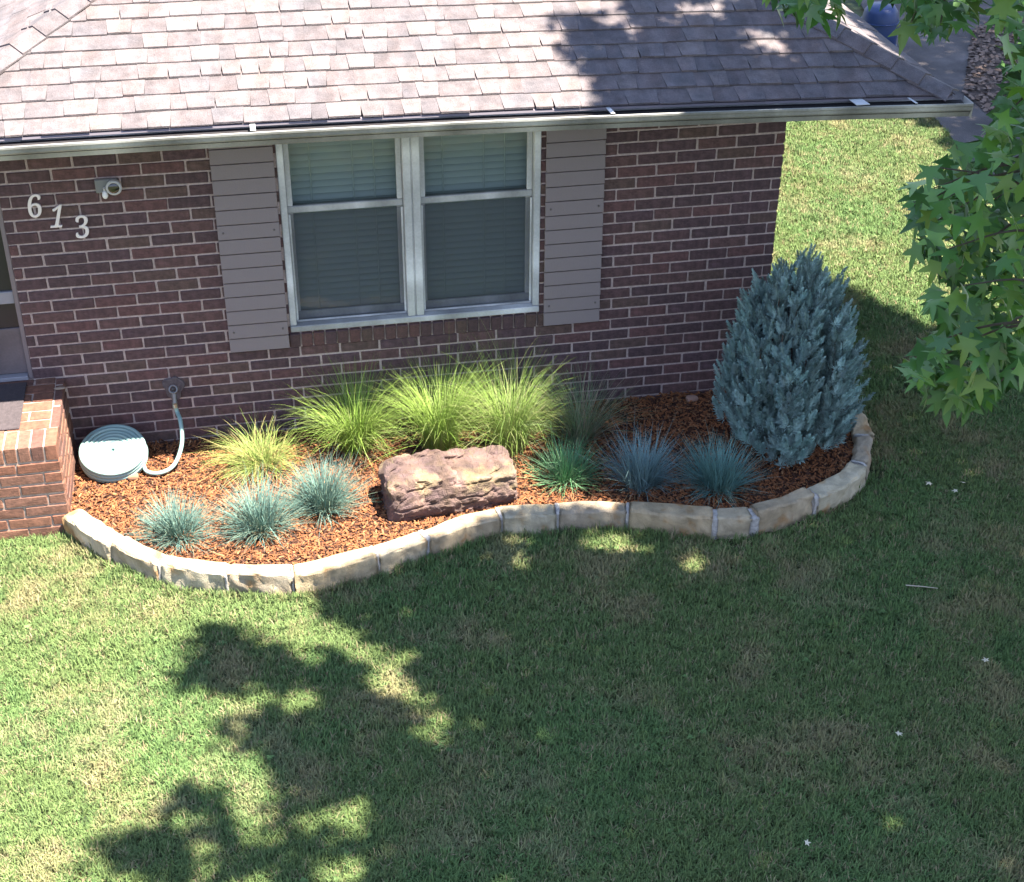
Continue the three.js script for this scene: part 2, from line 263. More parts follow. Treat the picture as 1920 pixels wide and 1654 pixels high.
{
  const f = mulberry(88), all = [];
  const rows = Math.ceil(APEX / EXPO);
  for (let r = 0; r < rows; r++) {
    const s0 = r * EXPO - 0.012, s1 = (r + 1) * EXPO + 0.03, sm = r * EXPO;
    const xa = XL + sm, xb = XR - sm; let x = xa + R(-0.2, 0, f), raised = f() < 0.5;
    while (x < xb) {
      const w = raised ? R(0.10, 0.20, f) : R(0.08, 0.25, f), e = x + w, a = Math.max(x, xa), b = Math.min(e, xb); const t = raised ? R(0.010, 0.013, f) : R(0.006, 0.008, f), tap = raised ? 0.012 : -0.004;
      if (b - a > 0.02) all.push({ r, a, b, t, s0: s0 + R(-0.003, 0.003, f), s1, raised, tap, mid: roofF((a + b) / 2, sm) });
      x = e; raised = f() < 0.25 ? raised : !raised;
    }
  }
  const vis = s => { const [px, py] = toPx(s.mid); return px > -40 && px < 1960 && py > -25; };
  all.forEach(s => { s.size = vis(s) ? (s.b - s.a) / s.mid.distanceTo(camera.position) : -1; });
  all.sort((p, q) => q.size - p.size);
  const rest = [];
  all.forEach((s, i) => {
    const clipTop = Math.min(s.s1, s.s1), xr = XR - s.s1, xl = XL + s.s1;
    const c = [roofF(s.a + s.tap * 0.5, s.s0, 0.002), roofF(s.b - s.tap * 0.5, s.s0, 0.002), roofF(Math.max(Math.min(s.b + s.tap * 0.5, xr + 0.02), s.a), clipTop, -0.006), roofF(Math.min(Math.max(s.a - s.tap * 0.5, xl - 0.02), s.b), clipTop, -0.006)];
    const m = s.raised ? [0, 2, 4, 5, 2][Math.floor(f() * 5)] : [1, 3, 6, 0, 3, 1][Math.floor(f() * 6)];
    const g = offsetUV(planarUV(new THREE.BufferGeometry().setFromPoints(slab(c, s.t))), f(), f());
    if (i < 300 && s.size > 0) part('shingle', g, shingleMats[m], roof); else (rest[m] ||= []).push(g);
  });
  // the two side slopes
  for (const sd of [-1, 1]) for (let r = 0; r < rows; r++) {
    const s0 = r * EXPO - 0.012, s1 = (r + 1) * EXPO + 0.03; let k = edgeZ(sd < 0 ? XL : XR) - r * EXPO;
    const ex = sd < 0 ? XL : XR, y = edgeY(ex);
    const P = (s, z, up) => V(ex - sd * s, y + SLOPE * s + up, z);
    while (k > BACK + r * EXPO) { const w = R(0.15, 0.4, f), z2 = k - w; const st = k === edgeZ(ex) - r * EXPO, c = [P(s0, st ? edgeZ(ex) - s0 : k, 0.002), P(s0, z2, 0.002), P(s1, z2, -0.006), P(s1, st ? edgeZ(ex) - s1 : k, -0.006)]; (rest[Math.floor(f() * 6)] ||= []).push(planarUV(new THREE.BufferGeometry().setFromPoints(slab(c, R(0.005, 0.013, f))))); k = z2; }
  }
  rest.forEach((l, m) => l && part('shingles', mergeGeometries(l), shingleMats[m], roof, 'stuff'));
  // bent caps along the hips, each lapping the one below
  for (const sd of [-1, 1]) {
    const P = s => roofF(sd > 0 ? XR - s : XL + s, s, 0.012);
    for (let i = 0; i < 26; i++) {
      const s = i * 0.125, lo = P(s), hi = P(s + 0.175), W = 0.105, L1 = 0.014, L2 = 0.001;
      // points square to the hip on the front slope (towards +z, inward x) and the side slope
      const fix = (p, up) => { const a = p.clone().add(V(-sd * W * 0.71, 0, W * 0.71)); a.y = p.y - SLOPE * W * 0.71 + up; const b = p.clone().add(V(sd * W * 0.71, 0, -W * 0.71)); b.y = p.y + SLOPE * (-W * 0.71) + up; return [a, p.clone().add(V(0, up + 0.006, 0)), b]; };
      const [a0, m0, b0] = fix(lo, L1), [a1, m1, b1] = fix(hi, L2), dn = V(0, -0.009, 0);
      const q = (a, b, c, d) => [a, b, c, a, c, d];
      const v = [...q(a0, m0, m1, a1), ...q(m0, b0, b1, m1), ...q(a0.clone().add(dn), m0.clone().add(dn), m0, a0), ...q(m0.clone().add(dn), b0.clone().add(dn), b0, m0), ...q(a1.clone().add(dn), a0.clone().add(dn), a0, a1), ...q(b0.clone().add(dn), b1.clone().add(dn), b1, b0)];
      part('hip_cap', planarUV(new THREE.BufferGeometry().setFromPoints(v)), shingleMats[[5, 0, 3, 1][i % 4]], roof);
    }
  }
  // fascia and gutter, following the eave
  const sweep = (prof, x0, x1, n, close) => { const pos = [], ix = []; for (let i = 0; i <= n; i++) { const e = eave(lerp(x0, x1, i / n)); for (const [dz, dy] of prof) pos.push(e.x, e.y + dy, e.z + dz); } const m = prof.length; for (let i = 0; i < n; i++) for (let j = 0; j < (close ? m : m - 1); j++) { const a = i * m + j, b = i * m + (j + 1) % m, c = a + m, d = b + m; ix.push(a, b, d, a, d, c); } const g = new THREE.BufferGeometry(); g.setAttribute('position', new THREE.Float32BufferAttribute(pos, 3)); g.setIndex(ix); return planarUV(g); };
  part('fascia', sweep([[-0.17, -0.005], [-0.17, -0.075], [-0.148, -0.075], [-0.148, -0.005]], XL, XR - 0.03, 30, true), whitePaint, roof);
  const gut = new THREE.Group(); gut.name = 'gutter'; house.add(gut);
  part('trough', sweep([[-0.010, -0.003], [0.0, 0.0], [0.004, -0.004], [0.004, -0.016], [-0.001, -0.022], [-0.004, -0.042], [-0.018, -0.060], [-0.026, -0.082], [-0.030, -0.090], [-0.145, -0.090], [-0.145, -0.086], [-0.034, -0.086], [-0.022, -0.062], [-0.009, -0.042], [-0.006, -0.022], [-0.004, -0.012]], XL, GEND, 36, true), gutterMat, gut);
  part('gutter_sediment', sweep([[-0.144, -0.030], [-0.14, -0.032], [-0.03, -0.046], [-0.012, -0.046], [-0.012, -0.056], [-0.144, -0.08]], XL + 0.02, GEND - 0.003, 36, true), gutterDirty, gut);
  part('drip_edge', sweep([[-0.147, 0.004], [-0.122, 0.0], [-0.119, -0.012], [-0.147, -0.010]], XL, XR, 36, true), mat([0.16, 0.14, 0.16], 0.6), gut);
  for (const [px, w] of [[452, 0.03], [1117, 0.025], [1605, 0.08], [1712, 0.014]]) { const x = lerp(0.06, 5.54, px / 1820), e = eave(x); const h = part('gutter_hanger', chamferBox(w, 0.004, 0.14, 0.001), whitePaint, gut); h.position.set(e.x, e.y + 0.003, e.z - 0.068); h.rotation.x = -0.08; }
  const cap = part('gutter_end_cap', box(GEND, GEND + 0.004, eave(GEND).y - 0.09, eave(GEND).y, eave(GEND).z - 0.125, eave(GEND).z), gutterMat, gut);
}
// window ------------------------------------------------------------
{
  const w = new THREE.Group(); w.name = 'window'; house.add(w);
  const bar = (n, x0, x1, y0, y1, z0, z1, m = whitePaint, c = 0.004) => { const o = part(n, chamferBox(x1 - x0, y1 - y0, z1 - z0, c), m, w); o.position.set((x0 + x1) / 2, (y0 + y1) / 2, (z0 + z1) / 2); return o; };
  const { x0, x1, y0, y1 } = WIN, F = 0.042, xm = (x0 + x1) / 2;
  bar('frame', x0 + 0.001, x0 + F, y0 + F, y1, -0.10, 0.004); bar('frame', x1 - F, x1 - 0.001, y0 + F, y1, -0.10, 0.004);
  bar('sill', x0 + 0.001, x1 - 0.001, y0 + 0.001, y0 + F - 0.001, -0.10, 0.014); bar('frame', x0 + F + 0.001, x1 - F - 0.001, y1 - F, y1 - 0.001, -0.10, 0.002);
  bar('mullion', xm - 0.052, xm - 0.004, y0 + F, y1 - F, -0.10, 0.006); bar('mullion', xm + 0.004, xm + 0.052, y0 + F, y1 - F, -0.10, 0.006); bar('mullion_seam', xm - 0.0035, xm + 0.0035, y0 + F, y1 - F, -0.09, -0.004, whitePaint, 0.001);
  const glass = new THREE.MeshPhysicalMaterial({ color: new THREE.Color().setRGB(0.56, 0.615, 0.60), roughness: 0.03, transmission: 1, thickness: 0, ior: 1.52, side: THREE.DoubleSide });
  const screen = mat([0.055, 0.062, 0.072], 0.8, { transparent: true, opacity: 0.5 });
  const slatMat = mat([0.62, 0.66, 0.66], 0.55);
  const MID = 1.628;
  for (const [a, b] of [[x0 + F, xm - 0.052], [xm + 0.052, x1 - F]]) {
    const S = 0.034, up = [a + 0.001, b - 0.001, MID - 0.02, y1 - F - 0.001], lo = [a + 0.001, b - 0.001, y0 + F + 0.001, MID + 0.018];
    for (const [n, [p, q, r, s], z, bt] of [['upper', up, -0.052, 0.045], ['lower', lo, -0.085, 0.05]]) {
      const dz = 0.028;
      bar('sash_stile', p, p + S, r + bt, s - 0.04, z - dz, z); bar('sash_stile', q - S, q, r + bt, s - 0.04, z - dz, z);
      bar('sash_rail', p, q, r, r + bt - 0.001, z - dz, z + 0.002); bar('sash_rail', p, q, s - 0.039, s, z - dz, z + 0.001);
      const pn = part('pane', new THREE.PlaneGeometry(q - p - 2 * S + 0.01, s - r - bt - 0.03), glass, w); pn.position.set((p + q) / 2, (r + bt + s - 0.04) / 2, z - dz / 2);
    }
    // insect screen over the lower sash
    const sc = part('insect_screen', new THREE.PlaneGeometry(b - a - 0.01, MID - y0 - F - 0.03), screen, w); sc.position.set((a + b) / 2, (MID - 0.012 + y0 + F) / 2, -0.042);
    bar('screen_frame', a + 0.002, a + 0.016, y0 + F + 0.016, MID - 0.022, -0.048, -0.036); bar('screen_frame', b - 0.016, b - 0.002, y0 + F + 0.016, MID - 0.022, -0.048, -0.036); bar('screen_frame', a + 0.002, b - 0.002, y0 + F + 0.002, y0 + F + 0.015, -0.048, -0.036);
    const bl = thing('window_blind', a < 2 ? 'white slatted venetian blind behind panes beside the left shutter' : 'white slatted venetian blind behind panes next to the right shutter', 'blind', [(a + b) / 2, y0 + 0.02, -0.17], 'blinds inside the double window');
    const sg = (() => { const pts = []; for (let i = 0; i <= 4; i++) { const t = i / 4 - 0.5; pts.push(new THREE.Vector2(t * 0.05, 0.004 - 0.016 * t * t)); } const g = new THREE.BufferGeometry(), pos = [], ix = [], L = (b - a) / 2 - 0.008; for (const p of pts) pos.push(-L, p.y, p.x, L, p.y, p.x); for (let i = 0; i < 4; i++) ix.push(i * 2, i * 2 + 1, i * 2 + 3, i * 2, i * 2 + 3, i * 2 + 2); g.setAttribute('position', new THREE.Float32BufferAttribute(pos, 3)); g.setIndex(ix); g.computeVertexNormals(); return g; })();
    const nS = 32; for (let i = 0; i < nS; i++) { const s = part('slat', sg, slatMat, bl); s.position.y = 0.03 + i * 0.0435; s.rotation.x = 0.92; }
    for (const t of [-0.55, 0.18, 0.55]) part('cord', new THREE.CylinderGeometry(0.003, 0.003, nS * 0.0435, 5).translate(t * (b - a) / 2, nS * 0.0435 / 2, 0.024), slatMat, bl);
    part('head_rail', chamferBox(b - a - 0.02, 0.04, 0.05, 0.004).translate(0, nS * 0.0435 + 0.04, 0), slatMat, bl);
  }
}
// shutters: lapped horizontal boards
for (const [x0, x1, side] of [[1.158, 1.532, 0], [3.168, 3.543, 1]]) {
  const s = thing('window_shutter', side ? 'taupe shutter of lapped boards between window and the corner holding blue shrub' : 'taupe shutter of lapped boards between window and house numbers', 'shutter', [(x0 + x1) / 2, 0.728, 0.0], 'pair of shutters flanking the window');
  const w = x1 - x0, h = 0.0965, g = [0, 1, 2].map(() => { const q = chamferBox(w - 0.004, h - 0.009, 0.016, 0.002, 0.0005); q.rotateX(-0.14); return offsetUV(q, rnd(), rnd()); });
  for (let i = 0; i < 16; i++) { const b = part('board', g[i % 3], shutterMat, s); b.position.set(0, h * (i + 0.5), 0.028); }
  for (const [u, v] of [[-1, 1], [1, 1], [-1, 8], [1, 8], [-1, 14], [1, 14]]) part('screw', new THREE.CylinderGeometry(0.006, 0.006, 0.006, 8).rotateX(Math.PI / 2).translate(u * (w / 2 - 0.035), h * (v + 0.5), 0.038), mat([0.10, 0.085, 0.08], 0.6), s);
  part('back_panel', chamferBox(w - 0.012, h * 16, 0.006, 0.002).translate(0, h * 8, 0.005), shutterMat, s);
}
// storm door
{
  const d = new THREE.Group(); d.name = 'door'; house.add(d);
  const fr = mat([0.17, 0.14, 0.145], 0.5), panel = mat([0.215, 0.175, 0.185], 0.55, { map: patchTex }), gl = mat([0.012, 0.012, 0.018], 0.35), rail = mat([0.24, 0.235, 0.26], 0.45);
  const B = (n, x0, x1, y0, y1, z0, z1, m) => { const o = part(n, chamferBox(x1 - x0, y1 - y0, z1 - z0, 0.003), m, d); o.position.set((x0 + x1) / 2, (y0 + y1) / 2, (z0 + z1) / 2); };
  B('jamb', -0.085, -0.057, 0.645, 2.24, -0.12, -0.012, fr); B('jamb', -0.988, -0.96, 0.645, 2.24, -0.12, -0.012, fr); B('threshold', -0.957, -0.088, 0.641, 0.668, -0.14, 0.0, rail);
  B('panel', -0.957, -0.088, 0.672, 0.985, -0.075, -0.045, panel); B('rail', -0.957, -0.088, 1.155, 1.235, -0.075, -0.040, rail);
  B('pane', -0.957, -0.088, 0.988, 1.152, -0.068, -0.055, gl); B('pane', -0.957, -0.088, 1.238, 2.24, -0.068, -0.055, gl);
}
// stoop -------------------------------------------------------------
{
  const XS = 0.128, ZS = 0.795, TY = 0.64, st = thing('brick_stoop', 'orange brown brick stoop with raised edge course in front of the door', 'stoop');
  part('core', box(-1.6, XS - 0.007, -0.08, TY - 0.007, 0.002, ZS - 0.007), mat([0.56, 0.43, 0.36], 0.95, { map: fineTex }), st);
  const put = (w, h, d, x, y, z) => { const o = part('brick', offsetUV(chamferBox(w, h, d, 0.004, 0.0025), rnd(), rnd()), stoopMats[Math.floor(rnd() * 5)], st); o.position.set(x, y, z); };
  for (let x = XS - 0.036; x > -0.75; x -= 0.0765) put(0.066, 0.1, 0.2, x, TY - 0.050, ZS - 0.1);                       // course on edge along the front
  for (let r = 0; r < 7; r++) for (let x = XS, k = 0; x > -0.75; k++) { const w = k === 0 ? (r & 1 ? 0.098 : 0.244) : 0.244; put(w, 0.0635, 0.05, x - w / 2, TY - 0.113 - 0.032 - r * COURSE, ZS - 0.0252); x -= w + 0.0105; }   // front face
  for (let r = 0; r < 8; r++) { let z = ZS - 0.058; for (let k = 0; z > 0.03; k++) { const w = Math.min(k === 0 ? (r & 1 ? 0.19 : 0.07) : 0.244, z - 0.004), top = TY - 0.036 - r * COURSE; if (r === 0 && z > ZS - 0.21) { z = ZS - 0.212; continue; } put(0.05, 0.0635, w, XS - 0.0252, top, z - w / 2); z -= w + 0.0105; } }   // right face
  for (let r = 0; r < 6; r++) { const z = ZS - 0.2 - 0.055 - r * 0.1065; for (let x = XS - 0.054 - (r & 1 ? 0 : 0), k = 0; x > -0.7; k++) { const w = k === 0 && (r & 1) ? 0.12 : 0.244; put(w, 0.05, 0.096, x - w / 2, TY - 0.0252, z); x -= w + 0.0105; } }   // paving on top
  const mt = tagged(part(numbered('shade_mat'), chamferBox(0.9, 0.012, 0.545, 0.004).translate(-0.545, TY + 0.006, 0.31), mat([0.075, 0.058, 0.062], 0.95, { map: fineTex, bumpMap: grainBump, bumpScale: 0.004 }), scene), 'dark grey mat standing in for shade on the brick stoop before the door', 'mat');  // mat coloured dark to stand in for the shade on this part of the landing
  const lf = tagged(part(numbered('fallen_leaf'), (() => { const g = new THREE.SphereGeometry(0.03, 8, 5); g.scale(1.3, 0.18, 0.6); return g; })(), mat([0.33, 0.24, 0.17], 0.9), scene), 'dry tan leaf lying on the shaded landing of brick stoop', 'leaf'); lf.position.copy(at(112, 728, TY + 0.004));
}
// ---------------------------------------------------------------- fittings on the wall
const font = await new FontLoader().loadAsync('fonts/droid/droid_serif_regular.typeface.json');
const numMat = mat([0.72, 0.66, 0.62], 0.4);
for (const [ch, px, py, h, lab, shear] of [['6', 65, 385, 0.150, 'pale metal house number six on brown brick wall', 0.12], ['1', 108, 404, 0.150, 'pale slanted metal house number one on brown brick wall', 0.30], ['3', 154, 424, 0.150, 'pale metal house number three on brown brick wall', 0.1]]) {
  const g = new TextGeometry(ch, { font, size: h * 0.92, depth: 0.008, curveSegments: 8, bevelEnabled: true, bevelThickness: 0.002, bevelSize: 0.0022, bevelSegments: 2 });
  g.computeBoundingBox(); const bb = g.boundingBox; g.translate(-(bb.min.x + bb.max.x) / 2, -(bb.min.y + bb.max.y) / 2, 0); g.scale(0.86, 1, 1);
  g.applyMatrix4(new THREE.Matrix4().set(1, shear, 0, 0, 0, 1, 0, 0, 0, 0, 1, 0, 0, 0, 0, 1)); g.computeVertexNormals();
  const d = ray(px, py), t = -camera.position.z / d.z, p = camera.position.clone().addScaledVector(d, t);
  const m = tagged(part(numbered('house_number'), g, numMat, scene), lab, 'house number', 'house numbers beside the door'); m.position.set(p.x, p.y, 0.0035);
}
{
  const l = thing('security_light', 'small grey wall lamp with dark round lens above house numbers', 'wall light', [0.566, 1.895, 0.0]);
  part('back_plate', chamferBox(0.13, 0.085, 0.022, 0.006).translate(-0.01, 0.0, 0.013), mat([0.17, 0.175, 0.175], 0.6), l);
  const ring = new THREE.TorusGeometry(0.036, 0.009, 10, 24); part('bezel', ring.translate(0.032, 0, 0.055), mat([0.42, 0.42, 0.42], 0.4), l);
  part('head', new THREE.CylinderGeometry(0.046, 0.038, 0.045, 20).rotateX(Math.PI / 2).translate(0.032, 0, 0.034), mat([0.5, 0.5, 0.5], 0.5), l);
  part('lens', new THREE.SphereGeometry(0.036, 16, 10).scale(1, 1, 0.4).translate(0.032, 0, 0.057), new THREE.MeshPhysicalMaterial({ color: 0x121016, roughness: 0.15, clearcoat: 1 }), l);
  part('sensor', new THREE.SphereGeometry(0.018, 12, 8).scale(1, 1.4, 1).translate(-0.024, -0.048, 0.036), mat([0.75, 0.75, 0.75], 0.35), l);
  part('sensor_arm', new THREE.CylinderGeometry(0.007, 0.007, 0.05, 8).rotateX(0.5).translate(-0.024, -0.024, 0.03), mat([0.5, 0.5, 0.5], 0.5), l);
}
{
  const s = thing('garden_spigot', 'grey outdoor tap on mortar patch of the brick wall', 'tap', [0.782, 0.50, 0.0]);
  const patch = (() => { const sh = new THREE.Shape(); for (let i = 0; i <= 26; i++) { const a = i / 26 * Math.PI * 2, r = 0.062 + 0.008 * Math.sin(3 * a) + 0.006 * Math.sin(5 * a + 1), x = Math.cos(a) * r * 0.95, y = Math.sin(a) * r * 1.25; i ? sh.lineTo(x, y) : sh.moveTo(x, y); } return planarUV(new THREE.ExtrudeGeometry(sh, { depth: 0.008, bevelEnabled: true, bevelSize: 0.004, bevelThickness: 0.003, bevelSegments: 2 })); })();
  part('mortar_patch', patch, mat([0.145, 0.115, 0.12], 0.95, { map: fineTex, bumpMap: grainBump, bumpScale: 0.004 }), s);
  const met = mat([0.19, 0.185, 0.185], 0.4, { metalness: 0.6 });
  part('pipe', new THREE.CylinderGeometry(0.013, 0.013, 0.07, 12).rotateX(Math.PI / 2).translate(0, 0.0, 0.045), met, s);
  part('valve_body', new THREE.LatheGeometry([[0.0, 0.02], [0.014, 0.02], [0.018, 0.0], [0.016, -0.03], [0.015, -0.05], [0.018, -0.052], [0.018, -0.066], [0.0, -0.066]].map(p => new THREE.Vector2(...p)), 14).rotateX(-0.35).translate(0, -0.004, 0.08), met, s);
  part('handle', new THREE.TorusGeometry(0.024, 0.006, 8, 18).rotateX(-0.6).translate(0, 0.035, 0.088), met, s);
  part('stem', new THREE.CylinderGeometry(0.006, 0.006, 0.04, 8).rotateX(0.3).translate(0, 0.02, 0.083), met, s);
}
// coiled hose
{
  const c = V(0.375, 0.150, 0.225), hm = mat([0.23, 0.35, 0.33], 0.35), r = 0.0135, h = thing('garden_hose', 'pale aqua garden hose coiled in a flat round pile beside stoop', 'hose', [c.x, c.y, c.z]);
  const tilt = g => g.rotateX(0.36);
  const ring = (rad, y, ph) => { const pts = []; for (let i = 0; i < 30; i++) { const a = i / 30 * Math.PI * 2 + ph; pts.push(V(Math.cos(a) * rad, y + 0.003 * Math.sin(a * 2 + ph), Math.sin(a) * rad * 0.96)); } return new THREE.TubeGeometry(new THREE.CatmullRomCurve3(pts, true), 64, r, 8, true).rotateX(0.36); };
  for (let l = 0; l < 4; l++) part('coil_loop', ring(0.196 - (l === 3 ? 0.006 : 0) + (l % 2) * 0.004, 0.012 + l * 0.0265, l), hm, h);
  for (let k = 0; k < 7; k++) part('coil_loop', ring(0.170 - k * 0.0245, 0.094 - k * 0.0016, k * 1.7), hm, h);
  part('coil_base', tilt(new THREE.CylinderGeometry(0.185, 0.175, 0.07, 28).translate(0, 0.04, 0)), hm, h);
  const sp = V(0.782, 0.425, 0.093).sub(c), path = [V(0.175, -0.01, 0.08), V(0.20, -0.024, 0.15), V(0.27, -0.022, 0.185), V(0.36, -0.005, 0.15), V(0.425, 0.08, 0.04), V(0.43, 0.2, -0.06), sp.clone().add(V(0.006, -0.05, 0.004)), sp];
  part('lead', tube(path, r, 60, 8), hm, h);
  part('coupling', new THREE.CylinderGeometry(0.018, 0.018, 0.034, 12).translate(sp.x, sp.y, sp.z), mat([0.4, 0.39, 0.37], 0.35, { metalness: 0.8 }), h);
}
// ---------------------------------------------------------------- stones
function rock(w, h, d, seed, amp, sharp = 5, seg = [22, 10, 12]) {
  const g = new RoundedBoxGeometry(w, h, d, 1, Math.min(w, h, d) * 0.1); const b = new THREE.BoxGeometry(w, h, d, ...seg); const p = b.attributes.position;
  for (let i = 0; i < p.count; i++) {
    let x = p.getX(i), y = p.getY(i), z = p.getZ(i); const ux = x / (w / 2), uy = y / (h / 2), uz = z / (d / 2), L = Math.pow(Math.abs(ux) ** sharp + Math.abs(uy) ** sharp + Math.abs(uz) ** sharp, 1 / sharp), k = 1 / Math.max(1, L);
    x *= k; y *= k; z *= k; const n = fbm3(x * 4 + seed, y * 4, z * 4, 3) * amp + Math.abs(fbm3(x * 9 + seed, y * 11 + 5, z * 9, 2)) * -amp * 0.5;
    p.setXYZ(i, x + ux * n, y + uy * n, z + uz * n);
  }
  return planarUV(b);
}
{
  const rm = mat([0.37, 0.325, 0.275], 0.93, { map: rockTex, bumpMap: grainBump, bumpScale: 0.014 });
  const L = at(716, 940, 0.12), Rr = at(966, 905, 0.12), c = L.clone().add(Rr).multiplyScalar(0.5);
  const g = rock(0.80, 0.29, 0.36, 3.3, 0.022, 14, [90, 34, 36]), p = g.attributes.position;
  for (let i = 0; i < p.count; i++) { let x = p.getX(i), y = p.getY(i), z = p.getZ(i); const t = x / 0.41; y *= 1 - 0.12 * t; y += 0.02 * smooth(0.15, 0.45, -Math.abs(x + 0.16) + 0.5); z += y > 0 ? -y * 0.28 : (z > 0 ? y * 0.35 : 0); z += 0.05 * (t * -0.5); p.setXYZ(i, x, y, z); }
  { const f = mulberry(17), pl = []; for (let i = 0; i < 16; i++) { const n = V(R(-1, 1, f), R(-0.3, 1, f), R(-0.6, 1, f)).normalize(); pl.push([n, (Math.abs(n.x) * 0.40 + Math.abs(n.y) * 0.145 + Math.abs(n.z) * 0.17) * R(0.9, 1.0, f)]); }
    const v = V(); for (let i = 0; i < p.count; i++) { v.fromBufferAttribute(p, i); for (const [n, d] of pl) { const e = v.dot(n) - d; if (e > 0) v.addScaledVector(n, -e * 0.85); } const k = fbm3(v.x * 14, v.y * 14, v.z * 14, 3) * 0.009 - Math.max(0, 0.10 - Math.abs(fbm3(v.x * 3 + 4, v.y * 7, v.z * 3, 2))) * 0.16; p.setXYZ(i, v.x + k, v.y + k, v.z + k); } }
  g.computeVertexNormals();
  const o = tagged(part(numbered('boulder'), g, rm, scene), 'long reddish buff boulder lying behind the low stone edging', 'boulder'); o.position.set(c.x, 0.185, c.z + 0.055); o.rotation.y = Math.atan2(-(Rr.z - L.z), Rr.x - L.x) * 0.8;
}
{
  const ed = thing('stone_edging', 'low curved buff sandstone edging around the mulched flower bed', 'edging'), LEN = innerCurve.getLength(), W = 0.125;
  const sm = [[0.6518, 0.5837, 0.464], [0.5768, 0.4913, 0.3716], [0.68, 0.6373, 0.5164], [0.5522, 0.4913, 0.4104], [0.6272, 0.5312, 0.3842]].map(c => mat(c, 0.92, { map: stoneTex, bumpMap: grainBump, bumpScale: 0.006 }));
  // joints at the pixels where the photograph shows them
  const jx = [[240, 1000], [318, 1034], [432, 1052], [545, 1052], [692, 1020], [785, 990], [930, 946], [1042, 938], [1178, 937], [1340, 948], [1404, 947], [1508, 912], [1592, 858], [1598, 812]];
  const find = ([x, y]) => { const t = at(x, y, TOPY); let b = 0, m = 1e9; for (let i = 0; i <= 400; i++) { const p = innerCurve.getPointAt(i / 400), d = Math.hypot(p.x - t.x, p.z - t.z); if (d < m) { m = d; b = i / 400; } } return b; };
  const us = [0, ...jx.map(find), 1];
  const seg = (u0, u1, seed, hgt, wid, out, rough, m, name) => {
    const n = Math.max(3, Math.round((u1 - u0) * LEN / 0.024)), prof = [], K = 5;
    const cr = 0.014, H = hgt + 0.05, corners = [[0, -0.05], [0, hgt - cr], [-cr * -1, hgt], [wid - cr, hgt], [wid, hgt - cr], [wid, -0.05]];
    const sec = []; for (let i = 0; i + 1 < corners.length; i++) for (let k = 0; k < K; k++) sec.push([lerp(corners[i][0], corners[i + 1][0], k / K), lerp(corners[i][1], corners[i + 1][1], k / K)]); sec.push(corners[5]);
    const pos = [], ix = [], M = sec.length;
    for (let i = 0; i <= n; i++) {
      const u = lerp(u0, u1, i / n), p = innerCurve.getPointAt(u), t = innerCurve.getTangentAt(u), nx = -t.z, nz = t.x, end = (i === 0 || i === n) ? 0.006 : 0; let ox = nx, oz = nz; if (bedSide * 1 < 0) { ox = -nx; oz = -nz; }
      for (const [a, b] of sec) {
        const w = (a - wid / 2) * (1 - end * 6) + wid / 2 + out, X = p.x + ox * w, Z = p.z + oz * w, nn = fbm3(X * 7 + seed, b * 9, Z * 7, 3) * rough + fbm3(X * 26 + seed, b * 30, Z * 26, 3) * rough * 0.55, n4 = fbm3(X * 2.5 + seed * 3, b, Z * 2.5, 2) * rough * 0.9;
        pos.push(X + ox * nn, b - (b > 0 ? end * 1.2 : 0) + (b > 0.02 ? nn * 0.7 + n4 : 0), Z + oz * nn);
      }
    }
    for (let i = 0; i < n; i++) for (let j = 0; j + 1 < M; j++) { const a = i * M + j, b2 = a + 1, c = a + M, d = c + 1; ix.push(a, b2, d, a, d, c); }
    for (const s of [0, n]) for (let j = 1; j + 1 < M; j++) ix.push(s * M, s * M + j, s * M + j + 1);
    const g = new THREE.BufferGeometry(); g.setAttribute('position', new THREE.Float32BufferAttribute(pos, 3)); g.setIndex(ix); g.computeVertexNormals();
    const P = g.attributes.position, uv = new Float32Array(P.count * 2); for (let i = 0; i < P.count; i++) { uv[i * 2] = P.getX(i) + seed * 0.37; uv[i * 2 + 1] = P.getZ(i) + P.getY(i) * 1.1 + seed * 0.21; } g.setAttribute('uv', new THREE.BufferAttribute(uv, 2));
    return part(name, g, m, ed);
  };
  const p0 = innerCurve.getPointAt(0.3), t0 = innerCurve.getTangentAt(0.3); const bedSide = inPoly(p0.x - t0.z * 0.1, p0.z + t0.x * 0.1, bedPolyFull) ? -1 : 1;
  for (let i = 0; i + 1 < us.length; i++) {
    const gap = (i < 4 ? 0.003 : 0.008) / LEN; seg(us[i] + gap, us[i + 1] - gap, i * 3.7 + 1, TOPY + R(-0.016, 0.012), W + R(-0.016, 0.014), R(-0.010, 0.010), 0.024, sm[i % 5], 'stone');
    if (i + 2 < us.length) seg(us[i + 1] - gap * R(1.6, 3.2), us[i + 1] + gap * R(1.6, 3.2), i * 2.1, TOPY - 0.010, W - 0.014, 0.006, 0.012, greyMortar, 'mortar_joint');
  }
}
for (const [px, py, s, lab, c] of [[248, 893, 0.05, 'small pink stone lying beside the hose coil', [0.42, 0.25, 0.18]], [1297, 747, 0.055, 'small pinkish stone on mulch between wall and shrub', [0.46, 0.30, 0.26]]]) { const o = tagged(part(numbered('small_stone'), rock(s * 1.5, s * 0.7, s, px, 0.012, 3, [8, 5, 6]), mat(c, 0.9, { map: stoneTex }), scene), lab, 'stone'); o.position.copy(at(px, py, 0.115)); }

